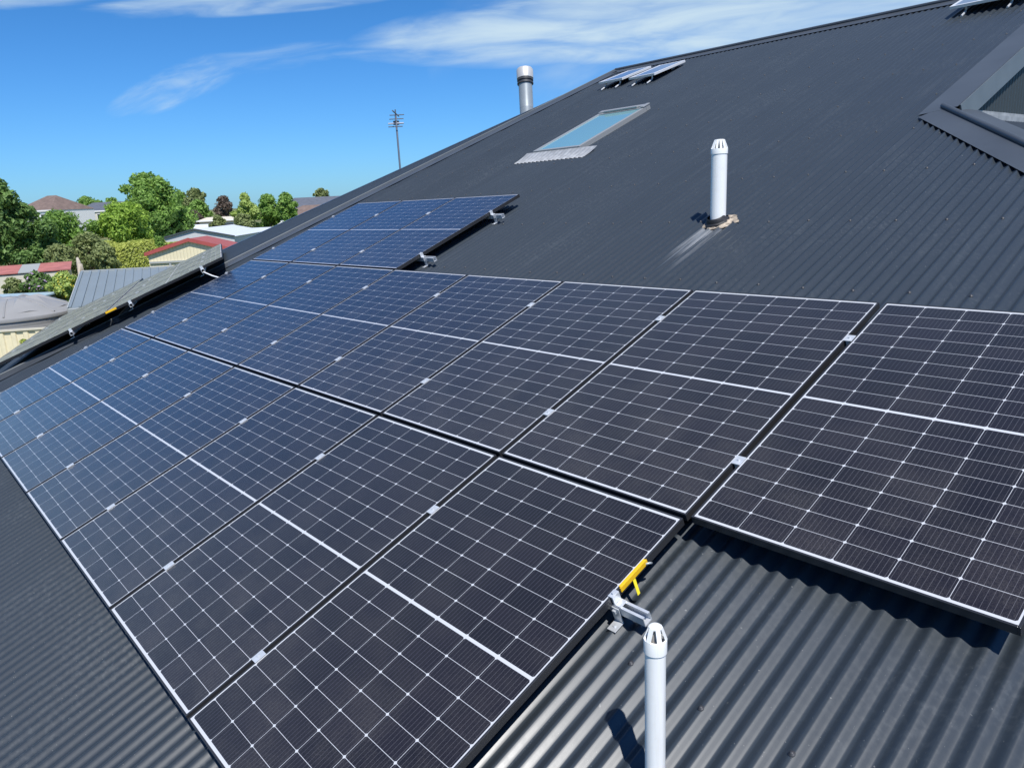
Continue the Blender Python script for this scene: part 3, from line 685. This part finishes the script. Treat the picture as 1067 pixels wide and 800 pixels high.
tilt_panel(-7.60, 8.50, .52, .80, -.06, 'farther of the two small white framed panels at the left end of the ridge')
tilt_panel(-2.22, 8.86, .80, 0.90, -.03, 'small white framed panel at the ridge, cut by the top of the photo')

# ------------------------------------------------------------------ neighbourhood beyond the roof
def G(x, y, depth):                                          # point on the ground below a picture point at a depth
    p = P(x, y, depth); return Vector((p.x, p.y, ground_h(p.x, p.y)))
fwd = (Wm @ Rm.transposed() @ Vector((0, 0, 1)))
def ribbed_mat(name, col, pitch, rough=0.5, axis=0, var=.08, depth=.6):
    m, n, l, b = newmat(name); q = NB(n, l); tc = n.new('ShaderNodeTexCoord'); sx = n.new('ShaderNodeSeparateXYZ'); l.new(tc.outputs['Object'], sx.inputs[0])
    f = q.m('FRACT', q.m('DIVIDE', sx.outputs[axis], pitch)); hgt = q.ramp(q.m('ABSOLUTE', q.m('SUBTRACT', f, .5)), .30, .42)
    nz = q.noise(tc.outputs['Object'], 1.2, 5, .6); k = q.m('ADD', 1 - var, q.m('MULTIPLY', nz, 2 * var))
    s = n.new('ShaderNodeVectorMath'); s.operation = 'SCALE'; s.inputs[0].default_value = col; l.new(k, s.inputs['Scale']); l.new(s.outputs[0], b.inputs['Base Color'])
    b.inputs['Roughness'].default_value = rough
    bp = n.new('ShaderNodeBump'); bp.inputs['Strength'].default_value = depth; bp.inputs['Distance'].default_value = .04; l.new(hgt, bp.inputs['Height']); l.new(bp.outputs['Normal'], b.inputs['Normal'])
    return m
M['cream_sheet'] = ribbed_mat('cream_ribbed_sheet', (0.80, 0.71, 0.48), .20)
M['cream_fence'] = ribbed_mat('cream_fence_sheet', (0.62, 0.54, 0.34), .33, depth=1.0)
M['red_faded'] = mat('faded_red_sheet', (0.42, 0.15, 0.13), .6, var=.2, vscale=2)
M['red_trim'] = mat('red_barge_paint', (0.40, 0.085, 0.075), .5, var=.1, vscale=3)
M['red_roof'] = ribbed_mat('red_ribbed_roof', (0.36, 0.09, 0.07), .2, axis=1)
M['grey_roof'] = ribbed_mat('grey_ribbed_roof', (0.20, 0.235, 0.25), .36, rough=.4, depth=1.0)
M['pale_roof'] = ribbed_mat('pale_ribbed_roof', (0.66, 0.69, 0.70), .25, rough=.45)
M['pale_wall'] = mat('pale_grey_wall', (0.55, 0.56, 0.56), .7, var=.06)
M['white_wall'] = mat('white_render', (0.86, 0.85, 0.82), .7, var=.05)
M['cream_wall'] = mat('cream_render', (0.62, 0.57, 0.46), .7, var=.06)
M['brown_tile'] = mat('brown_roof_tile', (0.17, 0.12, 0.10), .8, var=.2, vscale=2, bump=.4, bscale=4)
M['slate_tile'] = mat('slate_roof_tile', (0.10, 0.11, 0.135), .7, var=.15, vscale=2)
M['gutter'] = mat('grey_gutter', (0.36, 0.38, 0.37), .5)
M['dark_trim'] = mat('dark_barge_paint', (0.06, 0.075, 0.085), .5)
M['tank'] = mat('beige_grey_poly', (0.285, 0.28, 0.27), .38, var=.06, vscale=2)
M['window'] = mat('dark_window_glass', (0.03, 0.035, 0.04), .08, coat=.5)
M['bark'] = mat('grey_brown_bark', (0.13, 0.10, 0.075), .9, var=.3, vscale=9, bump=.5, bscale=20)
M['deadwood'] = mat('bleached_dead_wood', (0.42, 0.37, 0.30), .9, var=.2, vscale=9)

def yaw_frame(p, yaw): return T(p) @ Matrix.Rotation(yaw, 4, 'Z')
VY = math.atan2(-(Wm @ Rm.transposed() @ Vector((1, 0, 0))).x, (Wm @ Rm.transposed() @ Vector((1, 0, 0))).y)
right = (Wm @ Rm.transposed() @ Vector((1, 0, 0))); right.z = 0; right.normalize(); YAW = math.atan2(right.y, right.x)   # local x = picture right, local y = away

def gable_shed(name, label, cat, p, yaw, w, L, he, ha, wall, roofm, trim, bh=.14, over=.15, group=None):
    t = thing(name, label, cat, yaw_frame(p, yaw), group)
    mb = MB(); mb.add([(-w / 2, 0, -.3), (w / 2, 0, -.3), (w / 2, 0, he), (0, 0, ha), (-w / 2, 0, he), (-w / 2, L, -.3), (w / 2, L, -.3), (w / 2, L, he), (0, L, ha), (-w / 2, L, he)],
                      [(0, 1, 2, 3, 4), (9, 8, 7, 6, 5), (1, 6, 7, 2), (0, 4, 9, 5)])
    obj('wall', mb, wall, t)
    sl = (ha - he) / (w / 2); ov = over
    for s in (-1, 1):
        mb = MB(); e = Vector((s * (w / 2 + ov), -ov, he - sl * ov + .04)); a = Vector((0, -ov, ha + .04))
        mb.slab([e, a, a + Vector((0, L + 2 * ov, 0)), e + Vector((0, L + 2 * ov, 0))], (0, 0, .03)); obj('roof', mb, roofm, t)
        mb = MB(); mb.slab([e + Vector((0, -.03, -bh)), a + Vector((0, -.03, -bh)), a + Vector((0, -.03, .075)), e + Vector((0, -.03, .075))], (0, .026, 0)); obj('barge_board', mb, trim, t)
    return t
# cream shed with red barge boards
p = P(197, 270, 45); zsh = 0
d = 45.0; eye = CAMW.z
def zat(x, y, depth): return P(x, y, depth).z
pb = G(200, 270, 45)
sh = gable_shed('shed', 'cream sheet metal shed with red barge boards and gable facing the photographer', 'shed', pb, YAW + rad(4), 5.0, 3.2, zat(148, 264.5, 45) - pb.z, zat(200, 249.5, 45) - pb.z, M['cream_sheet'], M['red_roof'], M['red_trim'])
mb = MB(); zz = zat(170, 273, 45) - pb.z; mb.box((-2.45, -.09, zz - .06), (2.45, -.002, zz + .05)); obj('gutter', mb, M['gutter'], sh)
mb = MB(); mb.box((-1.35, -.07, -.2), (-1.22, -.002, zz - .06)); obj('downpipe', mb, M['gutter'], sh)
# pale shed behind it
pb = G(206, 262, 56)
gable_shed('shed', 'long pale grey shed with dark barge boards behind the cream shed', 'shed', pb, YAW + rad(3), 5.6, 9, zat(172, 250, 56) - pb.z, zat(204, 239.5, 56) - pb.z, M['pale_wall'], M['pale_roof'], M['dark_trim'], bh=.03, over=.1)
pb = G(222, 255, 68)
t = thing('shed', 'wide low shed with white roof stretching right behind the pale gable', 'shed', yaw_frame(pb, YAW + rad(2)))
z0 = zat(222, 252, 68) - pb.z; z1 = zat(222, 240.5, 74) - pb.z
mb = MB(); mb.box((-4.6, 0, -.3), (10, 7.8, z0 - .06)); obj('wall', mb, M['white_wall'], t)
mb = MB(); mb.slab([(-4.9, -.3, z0), (10.3, -.3, z0), (10.3, 8, z1), (-4.9, 8, z1)], (0, 0, .06)); obj('roof', mb, M['pale_roof'], t)
# grey ribbed roof of a garage close by
pb = G(120, 322, 23)
t = thing('garage', 'garage with grey ribbed skillion roof just beyond the far panels', 'garage', yaw_frame(pb, 0))
A_ = P(72, 321, 22.5); B_ = P(85, 283.5, 26.5); C_ = P(186, 278, 27.5)
D_ = A_ + (C_ - B_); ori = Vector((pb.x, pb.y, 0))
xa = (C_ - B_).normalized(); yv = (B_ - A_); ya = (yv - xa * yv.dot(xa)).normalized(); za = xa.cross(ya)
RF = Matrix(((xa.x, ya.x, za.x, A_.x), (xa.y, ya.y, za.y, A_.y), (xa.z, ya.z, za.z, A_.z), (0, 0, 0, 1)))
Lx = (C_ - B_).length; sk = yv.dot(xa); Ly = yv.dot(ya)
mb = MB(); mb.slab([(0, 0, 0), (Lx, 0, 0), (Lx + sk, Ly, 0), (sk, Ly, 0)], (0, 0, -.05))
nr = int(Lx / .27)
for i in range(nr + 1):
    x = i * .27 + .02; mb.obox((x + sk / 2, Ly / 2, .016), (.035, 0, 0), (sk / 2, Ly / 2, 0), (0, 0, .02))
RELG = T((pb.x, pb.y, pb.z)).inverted() @ RF
t.matrix_world = T(pb)
o = obj('roof', mb, mat('grey_sheet_paint', (0.20, 0.235, 0.25), .4, var=.06, vscale=1), t); o.matrix_parent_inverse = Matrix(); o.matrix_basis = RELG
mb = MB(); mb.box((sk - .02, Ly + .002, -.12), (Lx + sk + .02, Ly + .09, .03)); mb.slab([(-.03, 0, .02), (sk - .03, Ly, .02), (sk - .03, Ly, -.2), (-.03, 0, -.2)], (-.03, 0, 0)); mb.box((-.02, -.1, -.12), (Lx, -.003, -.01))
o = obj('barge_board', mb, M['gutter'], t); o.matrix_parent_inverse = Matrix(); o.matrix_basis = RELG
iv = T(pb).inverted(); c4 = [iv @ (RF @ Vector(q)) for q in ((.15, .15, -.1), (Lx - .15, .15, -.1), (Lx + sk - .15, Ly - .15, -.1), (sk + .15, Ly - .15, -.1))]
mb = MB(); mb.add([(v.x, v.y, 0) for v in c4] + [tuple(v) for v in c4], [(0, 1, 5, 4), (1, 2, 6, 5), (2, 3, 7, 6), (3, 0, 4, 7)]); obj('wall', mb, M['cream_sheet'], t)
# water tank with domed, ribbed lid
pt = G(13, 330, 24); R_ = 1.86
zr = zat(13, 338, 22.3) + 0.05; za_ = zat(18, 309.5, 24) - pt.z
t = thing('water_tank', 'round grey plastic water tank with ribbed domed lid behind the cream fence', 'water tank', T(pt))
hr = zr - pt.z
mb = MB(); pr = [(R_, 0)]
for k in range(12):
    z = hr * k / 12; pr += [(R_, z + .02), (R_ + .02, z + hr / 24), (R_, z + hr / 12 - .02)]
mb.lathe(pr, 64); obj('tank_body', mb, M['tank'], t, smooth='auto')
mb = MB(); seg = 96; prof = [(R_ + .05, hr - .02), (R_ + .06, hr + .02), (R_ + .04, hr + .09), (R_ - .06, hr + .13)]; dome = za_ - hr
for k in range(1, 15):
    f = k / 14.0; prof.append(((R_ - .06) * (1 - f) + .25 * f, hr + .13 + (dome - .13) * (1 - (1 - f) ** 1.9)))
prof.append((.22, hr + dome + .03)); prof.append((0, hr + dome + .035))
mb.lathe(prof, seg)
def lid_z(r_): f = 1 - (r_ - .25) / (R_ - .31); return hr + .13 + (dome - .13) * (1 - (1 - max(0, min(1, f))) ** 1.9)
for k in range(8):
    am = 2 * math.pi * (k + .18) / 8
    def LP(rr, da, dz): return Vector((R_ * rr * math.cos(am + da), R_ * rr * math.sin(am + da), lid_z(R_ * rr) + dz))
    mb.add([LP(.90, -.33, -.01), LP(.88, 0, .035), LP(.90, .33, -.01), LP(.46, 0, .10), LP(.22, 0, -.01)], [(0, 1, 3), (1, 2, 3), (0, 3, 4), (2, 4, 3), (0, 2, 1)])
    ar = am + math.pi / 8; pts_ = [Vector((R_ * rr * math.cos(ar), R_ * rr * math.sin(ar), lid_z(R_ * rr) + .005)) for rr in (.97, .75, .5, .25)]
    mb.tube(pts_, .03, 6)
obj('lid', mb, M['tank'], t, smooth='auto')
# cream fence in front of the tank
fa = G(-40, 345, 21.6); fb_ = G(60, 340, 22.0); dv = (fb_ - fa); Lf = dv.length + 3.0
ztop = zat(10, 343.5, 21.8)
t = thing('fence', 'cream ribbed sheet metal fence below the water tank', 'fence', yaw_frame(fa, math.atan2(dv.y, dv.x)))
mb = MB(); n = int(Lf / .0275); vs, fs = [], []; prof = [0, 0, .0, .035, .035, .035, .035, .035, .035, .035, 0, 0]
for i in range(n + 1): vs += [(i * .0275, prof[i % 12], .05), (i * .0275, prof[i % 12], ztop - .03)]
for i in range(n): fs.append((2 * i, 2 * i + 2, 2 * i + 3, 2 * i + 1))
mb.add(vs, fs); obj('fence_sheet', mb, mat('cream_fence_paint', (0.80, 0.71, 0.48), .55, var=.06), t)
mb = MB(); mb.box((0, -.03, ztop - .05), (Lf, .06, ztop)); mb.box((0, -.03, .02), (Lf, .06, .08)); obj('fence_rail', mb, M['cream_wall'], t)
# low light blue roof behind the tank
pb = G(18, 312, 28)
t = thing('lean_to', 'low lean-to with pale blue roof behind the water tank', 'lean-to', yaw_frame(pb, YAW))
za0 = zat(18, 313, 27.5) - pb.z; zb0 = zat(18, 307.5, 29) - pb.z
mb = MB(); mb.slab([(-1.6, -.6, za0), (.95, -.6, za0), (.95, 1.2, zb0), (-1.6, 1.2, zb0)], (0, 0, .05)); obj('roof', mb, mat('pale_blue_sheet', (0.36, 0.47, 0.52), .4), t)
mb = MB(); mb.box((-1.5, -.4, 0), (.85, 1.0, za0 - .05)); obj('wall', mb, M['gutter'], t)
# long low shed with red and grey roof
pb = G(30, 290, 38)
t = thing('shed', 'long low cream shed with faded red roof and a grey sheet in it', 'shed', yaw_frame(pb, YAW + rad(28)))
za0 = zat(30, 285, 37.5) - pb.z; zb0 = zat(30, 275.5, 41) - pb.z
for nm, x0, x1, mm in (('roof', -3.5, -.42, 'red_trim'), ('roof_sheet', -.415, .42, 'gutter'), ('roof', .425, 1.9, 'red_trim')):
    mb = MB(); mb.slab([(x0, -.06, za0), (x1, -.06, za0), (x1, 3.0, zb0), (x0, 3.0, zb0)], (0, 0, .05)); obj(nm, mb, M['red_faded'] if mm == 'red_trim' else M[mm], t)
mb = MB(); mb.box((-3.4, 0, -.2), (1.8, 2.9, za0 - .05)); obj('wall', mb, M['cream_wall'], t)
# paling of cream fence right of the flowering bush
fa2 = G(44, 300, 33); fb2 = G(130, 296, 34); dv = fb2 - fa2
t = thing('fence', 'low cream boundary fence behind the yellow flowering bush', 'fence', yaw_frame(fa2, math.atan2(dv.y, dv.x)))
mb = MB(); mb.box((0, 0, 0), (dv.length, .04, 1.75)); obj('fence_sheet', mb, M['cream_sheet'], t); mb = MB(); mb.box((0, -.03, 1.752), (dv.length, .07, 1.80)); obj('fence_rail', mb, M['cream_wall'], t)

def hip_house(label, p, yaw, w, L, he, ha, rl, wall, roofm, nwin=3, eave=.06, group=None):
    t = thing('house', label, 'house', yaw_frame(p, yaw), group)
    mb = MB(); mb.box((-w / 2, 0, -1.0), (w / 2, L, he)); obj('wall', mb, wall, t)
    e = eave; mb = MB()
    b = [(-w / 2 - e, -e, he - .03), (w / 2 + e, -e, he - .03), (w / 2 + e, L + e, he - .03), (-w / 2 - e, L + e, he - .03)]
    r0, r1 = (-rl / 2, L / 2, ha), (rl / 2, L / 2, ha)
    mb.add(b + [r0, r1], [(0, 1, 5, 4), (1, 2, 5), (2, 3, 4, 5), (3, 0, 4), (3, 2, 1, 0)]); obj('roof', mb, roofm, t)
    mb = MB(); mb.box((-w / 2 - e - .08, -e - .1, he - .16), (w / 2 + e + .08, -e - .004, he + .02)); obj('gutter', mb, M['white_wall'], t)
    for k in range(nwin):
        x = -w / 2 + w * (k + .5) / nwin; mb = MB(); mb.box((x - .75, -.03, he - 1.6), (x + .75, .05, he - .45)); wf = obj('window', mb, M['white_wall'], t)
        mb = MB(); mb.box((x - .68, -.04, he - 1.54), (x + .68, -.032, he - .51)); obj('pane', mb, M['window'], wf)
    return t
pb = G(34, 225, 95); hip_house('white house with brown tiled hip roof behind the dark tree', pb, YAW + rad(-14), 6.0, 7, zat(50, 219, 95) - pb.z, zat(45, 204.5, 99) - pb.z, 1.4, M['white_wall'], M['brown_tile'])
pb = G(106, 224, 118); hip_house('house with slate grey roof right of the brown roofed one', pb, YAW, 8, 8, zat(106, 219.5, 118) - pb.z, zat(106, 211, 122) - pb.z, 6.5, M['cream_wall'], M['slate_tile'])
pb = G(328, 222, 130); hip_house('distant house with grey roof seen just above the roof hip', pb, YAW, 12, 9, zat(325, 217, 130) - pb.z, zat(325, 205.5, 134) - pb.z, 9.0, M['white_wall'], M['slate_tile'])
pb = G(322, 226, 105); hip_house('house with dusty brown roof in front of the distant grey roof', pb, YAW, 9, 8, zat(310, 226, 105) - pb.z, zat(318, 214, 109) - pb.z, 3.5, M['white_wall'], M['brown_tile'])
pb = G(228, 236, 92); t = hip_house('small low cream building among the distant trees', pb, YAW, 4.6, 4, zat(228, 229, 92) - pb.z, zat(228, 226, 94) - pb.z, 4.2, M['cream_wall'], M['cream_wall'], 2, .2)
pb = G(207, 240, 84); t = hip_house('small white outbuilding left of the white shed roof', pb, YAW, 3.4, 3, zat(207, 238, 84) - pb.z, zat(207, 234, 85) - pb.z, 2.6, M['white_wall'], M['pale_roof'], 1, .2)

# ------------------------------------------------------------------ foliage
def leaf_mat(name, a, b_, trans=.35):
    m, n, l, b = newmat(name); q = NB(n, l)
    g = n.new('ShaderNodeNewGeometry'); tc = n.new('ShaderNodeTexCoord')
    nz = q.noise(tc.outputs['Object'], .9, 3, .6)
    f = q.m('ADD', q.m('MULTIPLY', g.outputs['Random Per Island'], .65), q.m('MULTIPLY', q.ramp(nz, .35, .65), .35))
    col = q.mix(f, (*a, 1), (*b_, 1)); l.new(col, b.inputs['Base Color']); b.inputs['Roughness'].default_value = .55; b.inputs['Specular IOR Level'].default_value = .35
    tr = n.new('ShaderNodeBsdfTranslucent'); l.new(col, tr.inputs['Color']); mx = n.new('ShaderNodeMixShader'); mx.inputs['Fac'].default_value = trans
    l.new(b.outputs[0], mx.inputs[1]); l.new(tr.outputs[0], mx.inputs[2]); l.new(mx.outputs[0], n['Material Output'].inputs['Surface'])
    return m
LM = {
 'dark': leaf_mat('dark_green_leaves', (0.076, 0.154, 0.040), (0.217, 0.347, 0.091)),
 'mid': leaf_mat('mid_green_leaves', (0.127, 0.241, 0.049), (0.302, 0.478, 0.101)),
 'bright': leaf_mat('bright_green_leaves', (0.177, 0.312, 0.038), (0.396, 0.564, 0.084)),
 'olive': leaf_mat('olive_leaves', (0.155, 0.203, 0.069), (0.350, 0.398, 0.155)),
 'grass': leaf_mat('long_grass', (0.306, 0.376, 0.071), (0.564, 0.600, 0.141)),
 'purple': leaf_mat('purple_brown_leaves', (0.120, 0.092, 0.070), (0.215, 0.165, 0.125)),
 'lilac': leaf_mat('lilac_blossom', (0.436, 0.262, 0.464), (0.653, 0.464, 0.668)),
 'gold': leaf_mat('yellow_blossom', (0.559, 0.452, 0.040), (0.825, 0.665, 0.080)),
 'pale': leaf_mat('yellow_green_leaves', (0.266, 0.377, 0.088), (0.509, 0.620, 0.177)),
 'straw': leaf_mat('straw_twigs', (0.290, 0.246, 0.145), (0.464, 0.407, 0.262)),
}
def foliage(mb, rnd, lobes, n, size, mi=0):
    tot = sum(r[0] * r[1] for _, r in lobes)
    for c, r in lobes:
        for _ in range(int(n * r[0] * r[1] / tot)):
            d = Vector((rnd.gauss(0, 1), rnd.gauss(0, 1), rnd.gauss(0, 1))).normalized(); k = rnd.random() ** .33 * (1 + rnd.gauss(0, .07))
            p = c + Vector((d.x * r[0] * k, d.y * r[0] * k, d.z * r[1] * k))
            nn_ = (d + Vector((rnd.gauss(0, .6), rnd.gauss(0, .6), rnd.gauss(0, .6) + .25))).normalized(); a = nn_.orthogonal().normalized(); b = nn_.cross(a)
            th = rnd.random() * 6.283; a, b = a * math.cos(th) + b * math.sin(th), b * math.cos(th) - a * math.sin(th)
            s = size * (.55 + rnd.random() * .9)
            mb.add([p - a * s, p - b * s * .5 + nn_ * s * .12, p + a * s, p + b * s * .5 + nn_ * s * .12], [(0, 1, 2, 3)], mi)
def plant(name, label, cat, px, ytop, depth, half_w_px, n, leaf, mats, seed, shape='round', ybase=None, trunk=True, accent=None, group=None, lobes_n=22):
    n = int(n * 1.5); leaf *= .80
    rnd = random.Random(seed); base = G(px, 260, depth); top = zat(px, ytop, depth) - base.z; rw = half_w_px / FPX * depth
    t = thing(name, label, cat, T(base), group)
    cb = 0.18 * top if ybase is None else max(0.05, zat(px, ybase, depth) - base.z)
    H = top - cb; lobes = []
    for i in range(lobes_n):
        f = (i + .5) / lobes_n; a = rnd.random() * 6.283
        if shape == 'round': wz = math.sin(math.pi * min(.96, f * .80 + .16)) ** .75
        elif shape == 'cone': wz = (1 - f) ** .62 * (.55 + .45 * min(1, f * 4)) + .05
        elif shape == 'low': wz = 1.0 if f < .6 else 1.15 - .5 * f
        elif shape == 'vase': wz = .45 + .55 * f if f < .7 else 1.0 - .8 * (f - .7)
        else: wz = 1 - .5 * f
        wide = .25 + .85 * rnd.random() if shape == 'cone' else .42 + .55 * rnd.random()
        rr = rw * wz * wide; lr = rw * (.17 + .17 * rnd.random()) * (.65 + .5 * wz)
        lobes.append((Vector((math.cos(a) * rr, math.sin(a) * rr, cb + H * f * .92 + H * .02)), (lr, min(lr * .85, H * .22))))
    lobes.append((Vector((0, 0, cb + H * .5)), (rw * (.70 if shape == 'round' else .42 if shape == 'cone' else .6), H * .42))); lobes.append((Vector((rnd.uniform(-.15, .15) * rw, 0, top - H * .17)), (rw * (.24 if shape == 'cone' else .5), H * .17)))
    mb = MB(); foliage(mb, rnd, lobes, n, leaf)
    obj('crown' if trunk else 'foliage', mb, mats, t)
    if accent:
        mb = MB(); foliage(mb, rnd, [(c, (r[0] * 1.05, r[1] * 1.05)) for c, r in lobes], accent[1], leaf * accent[2]); obj('blossom', mb, accent[0], t)
    mb = MB(); rt = max(.03, .028 * top)
    mb.tube([(0, 0, -.1), (rt * .4, 0, cb * .6 + .05), (0, rt * .5, cb + H * .35), (rt, 0, cb + H * .7)], [rt, rt * .8, rt * .5, rt * .15], 8)
    for c, r in lobes[2:-2:2]:
        z0 = min(c.z * .6, cb + H * .3); mb.tube([(0, 0, z0), (c.x * .5, c.y * .5, (z0 + c.z) / 2 + .1), tuple(c)], [rt * .42, rt * .28, rt * .08], 6)
    obj('trunk' if trunk else 'stems', mb, M['bark'], t)
    return t
TG = 'trees beyond the neighbouring sheds'
plant('tree', 'tall dark green tree at the left edge of the photo', 'tree', 10, 186, 44, 42, 9000, .17, LM['dark'], 1, 'cone', 282, lobes_n=30)
plant('shrub', 'dark shrub at the foot of the tall dark tree', 'shrub', 44, 243, 45, 20, 3000, .14, LM['dark'], 2, 'round', 284, trunk=False)
plant('shrub', 'mid green bush between the dark tree and the bright rounded one', 'shrub', 70, 219, 56, 30, 5000, .15, LM['mid'], 3, 'round', 262, trunk=False)
plant('tree', 'bright green rounded low tree in front of the biggest tree', 'tree', 134, 210, 58, 33, 8000, .15, LM['bright'], 4, 'round', 252)
plant('tree', 'biggest leafy green tree, standing above all others', 'tree', 166, 180, 72, 34, 12000, .21, LM['mid'], 5, 'round', 250, lobes_n=40)
plant('tree', 'small dark tree at the right foot of the biggest tree', 'tree', 186, 212, 73, 17, 3500, .2, LM['dark'], 25, 'round', 248, lobes_n=12)
plant('shrub', 'olive twiggy shrub behind the pale dead stump', 'shrub', 92, 243, 47, 26, 3000, .12, LM['olive'], 6, 'round', 284, trunk=False)
plant('shrub', 'olive shrub left of the pale dead stump', 'shrub', 62, 254, 43, 18, 2400, .12, LM['olive'], 7, 'round', 284, trunk=False)
plant('shrub', 'olive green shrub just above the grey garage ridge', 'shrub', 106, 252, 40, 17, 2600, .11, LM['olive'], 8, 'round', 285, trunk=False)
# broad clipped hedge: leaves over a soft box
hb = G(134, 266, 50); rnd = random.Random(9); ht = zat(134, 255, 50) - hb.z
t = thing('hedge', 'broad sunlit yellow green hedge left of the cream shed', 'hedge', yaw_frame(hb, YAW))
mb = MB()
for _ in range(15000):
    x = rnd.uniform(-2.6, 2.6); f = rnd.random()
    top_ = ht * (1 + .05 * math.sin(x * 2.1) + .04 * math.sin(x * 5.3 + 1)) - .18 * max(0, abs(x) - 2.0)
    if f < .55: p = Vector((x, rnd.uniform(-.1, 2.2), top_ + rnd.gauss(0, .05))); nd = Vector((rnd.gauss(0, .5), rnd.gauss(-.2, .5), 1))
    else: p = Vector((x, -.1 + rnd.gauss(0, .08), rnd.uniform(0, top_))); nd = Vector((rnd.gauss(0, .5), -1, rnd.gauss(.5, .5)))
    nd.normalize(); a = nd.orthogonal().normalized(); b = nd.cross(a); sz = rnd.uniform(.05, .11)
    mb.add([p - a * sz, p - b * sz * .5, p + a * sz, p + b * sz * .5], [(0, 1, 2, 3)])
obj('foliage', mb, LM['grass'], t)
mb = MB()
for k in range(7): mb.tube([(-2.1 + k * .7, 1, -.1), (-2.0 + k * .7, 1.05, ht * .85)], .035, 6)
obj('stems', mb, M['bark'], t)
plant('shrub', 'small shrub against the corner of the pale shed', 'shrub', 168, 246, 50, 7, 700, .12, LM['mid'], 10, 'round', 262, trunk=False, lobes_n=8)
plant('tree', 'distant brown green tree right of the biggest tree', 'tree', 211, 196, 105, 13, 2600, .26, LM['olive'], 11, 'round', 226, group=TG)
plant('tree', 'distant pale tree half hidden behind the biggest tree', 'tree', 197, 199, 110, 10, 1500, .26, LM['olive'], 12, 'round', 226, group=TG)
plant('tree', 'small mid green distant tree above the white outbuilding', 'tree', 212, 208, 98, 12, 1800, .24, LM['mid'], 13, 'round', 230, group=TG)
plant('tree', 'purple brown leaved shrub below the distant trees', 'tree', 207, 219, 94, 8, 1000, .22, LM['purple'], 14, 'round', 234, group=TG)
plant('tree', 'purple brown leaved distant tree in the row', 'tree', 239, 204, 100, 11, 1900, .24, LM['purple'], 15, 'round', 230, group=TG)
plant('tree', 'yellow green poplar like tree right of the purple tree', 'tree', 262, 201, 84, 17, 4000, .2, LM['pale'], 16, 'cone', 240, group=TG)
plant('shrub', 'olive bush in front of the yellow green tree', 'shrub', 257, 222, 80, 11, 1500, .18, LM['olive'], 17, 'round', 241, trunk=False)
plant('shrub', 'round olive bush left of the yellow green tree', 'shrub', 231, 224, 82, 8, 1200, .18, LM['olive'], 18, 'round', 240, trunk=False)
plant('tree', 'deep green tree between the yellow green tree and the roof hip', 'tree', 285, 202, 92, 15, 3200, .22, LM['mid'], 19, 'round', 236, group=TG)
plant('tree', 'deep green tree nearest the roof hip', 'tree', 303, 200, 90, 13, 2600, .22, LM['mid'], 20, 'round', 236, group=TG)
plant('tree', 'small tree showing above the distant grey house roof', 'tree', 340, 196, 150, 9, 1200, .32, LM['olive'], 21, 'round', 216, group=TG)
plant('tree', 'far tree behind the slate roofed house', 'tree', 99, 205, 150, 14, 1300, .34, LM['mid'], 22, 'round', 220, group=TG)
plant('tree', 'far small tree left of the biggest tree', 'tree', 124, 206, 140, 9, 900, .32, LM['mid'], 26, 'round', 220, group=TG)
plant('shrub', 'lilac bush in flower behind the water tank', 'shrub', 32, 284, 31, 17, 2600, .085, LM['dark'], 23, 'round', 312, trunk=False, accent=(LM['lilac'], 420, .9))
plant('shrub', 'yellow flowering bush beside the grey garage', 'shrub', 61, 284, 29, 17, 3000, .08, LM['pale'], 24, 'round', 318, trunk=False, accent=(LM['gold'], 500, .85))
plant('shrub', 'straw coloured weedy clump at the foot of the cream fence', 'shrub', 6, 358, 20.4, 10, 900, .07, LM['grass'], 27, 'low', 400, trunk=False, lobes_n=8)
plant('shrub', 'grey green shrub at the left edge beside the lilac', 'shrub', 6, 290, 31, 10, 1400, .085, LM['olive'], 28, 'round', 312, trunk=False)
# bleached dead stump
b0 = G(84, 285, 42); hh = zat(84, 271, 42) - b0.z
t = thing('dead_stump', 'bleached dead tree stump among olive shrubs', 'stump', T(b0))
mb = MB(); mb.tube([(0, 0, -.1), (.03, 0, hh * .5), (.0, .05, hh * .92)], [.26, .20, .12], 10); mb.tube([(0, 0, hh * .6), (-.5, .1, hh * .95), (-.62, .1, hh * 1.05)], [.16, .11, .06], 8); mb.tube([(0, 0, hh * .55), (.45, 0, hh * .9)], [.13, .05], 8)
obj('trunk', mb, M['deadwood'], t, smooth=True)
bpy.context.view_layer.update()
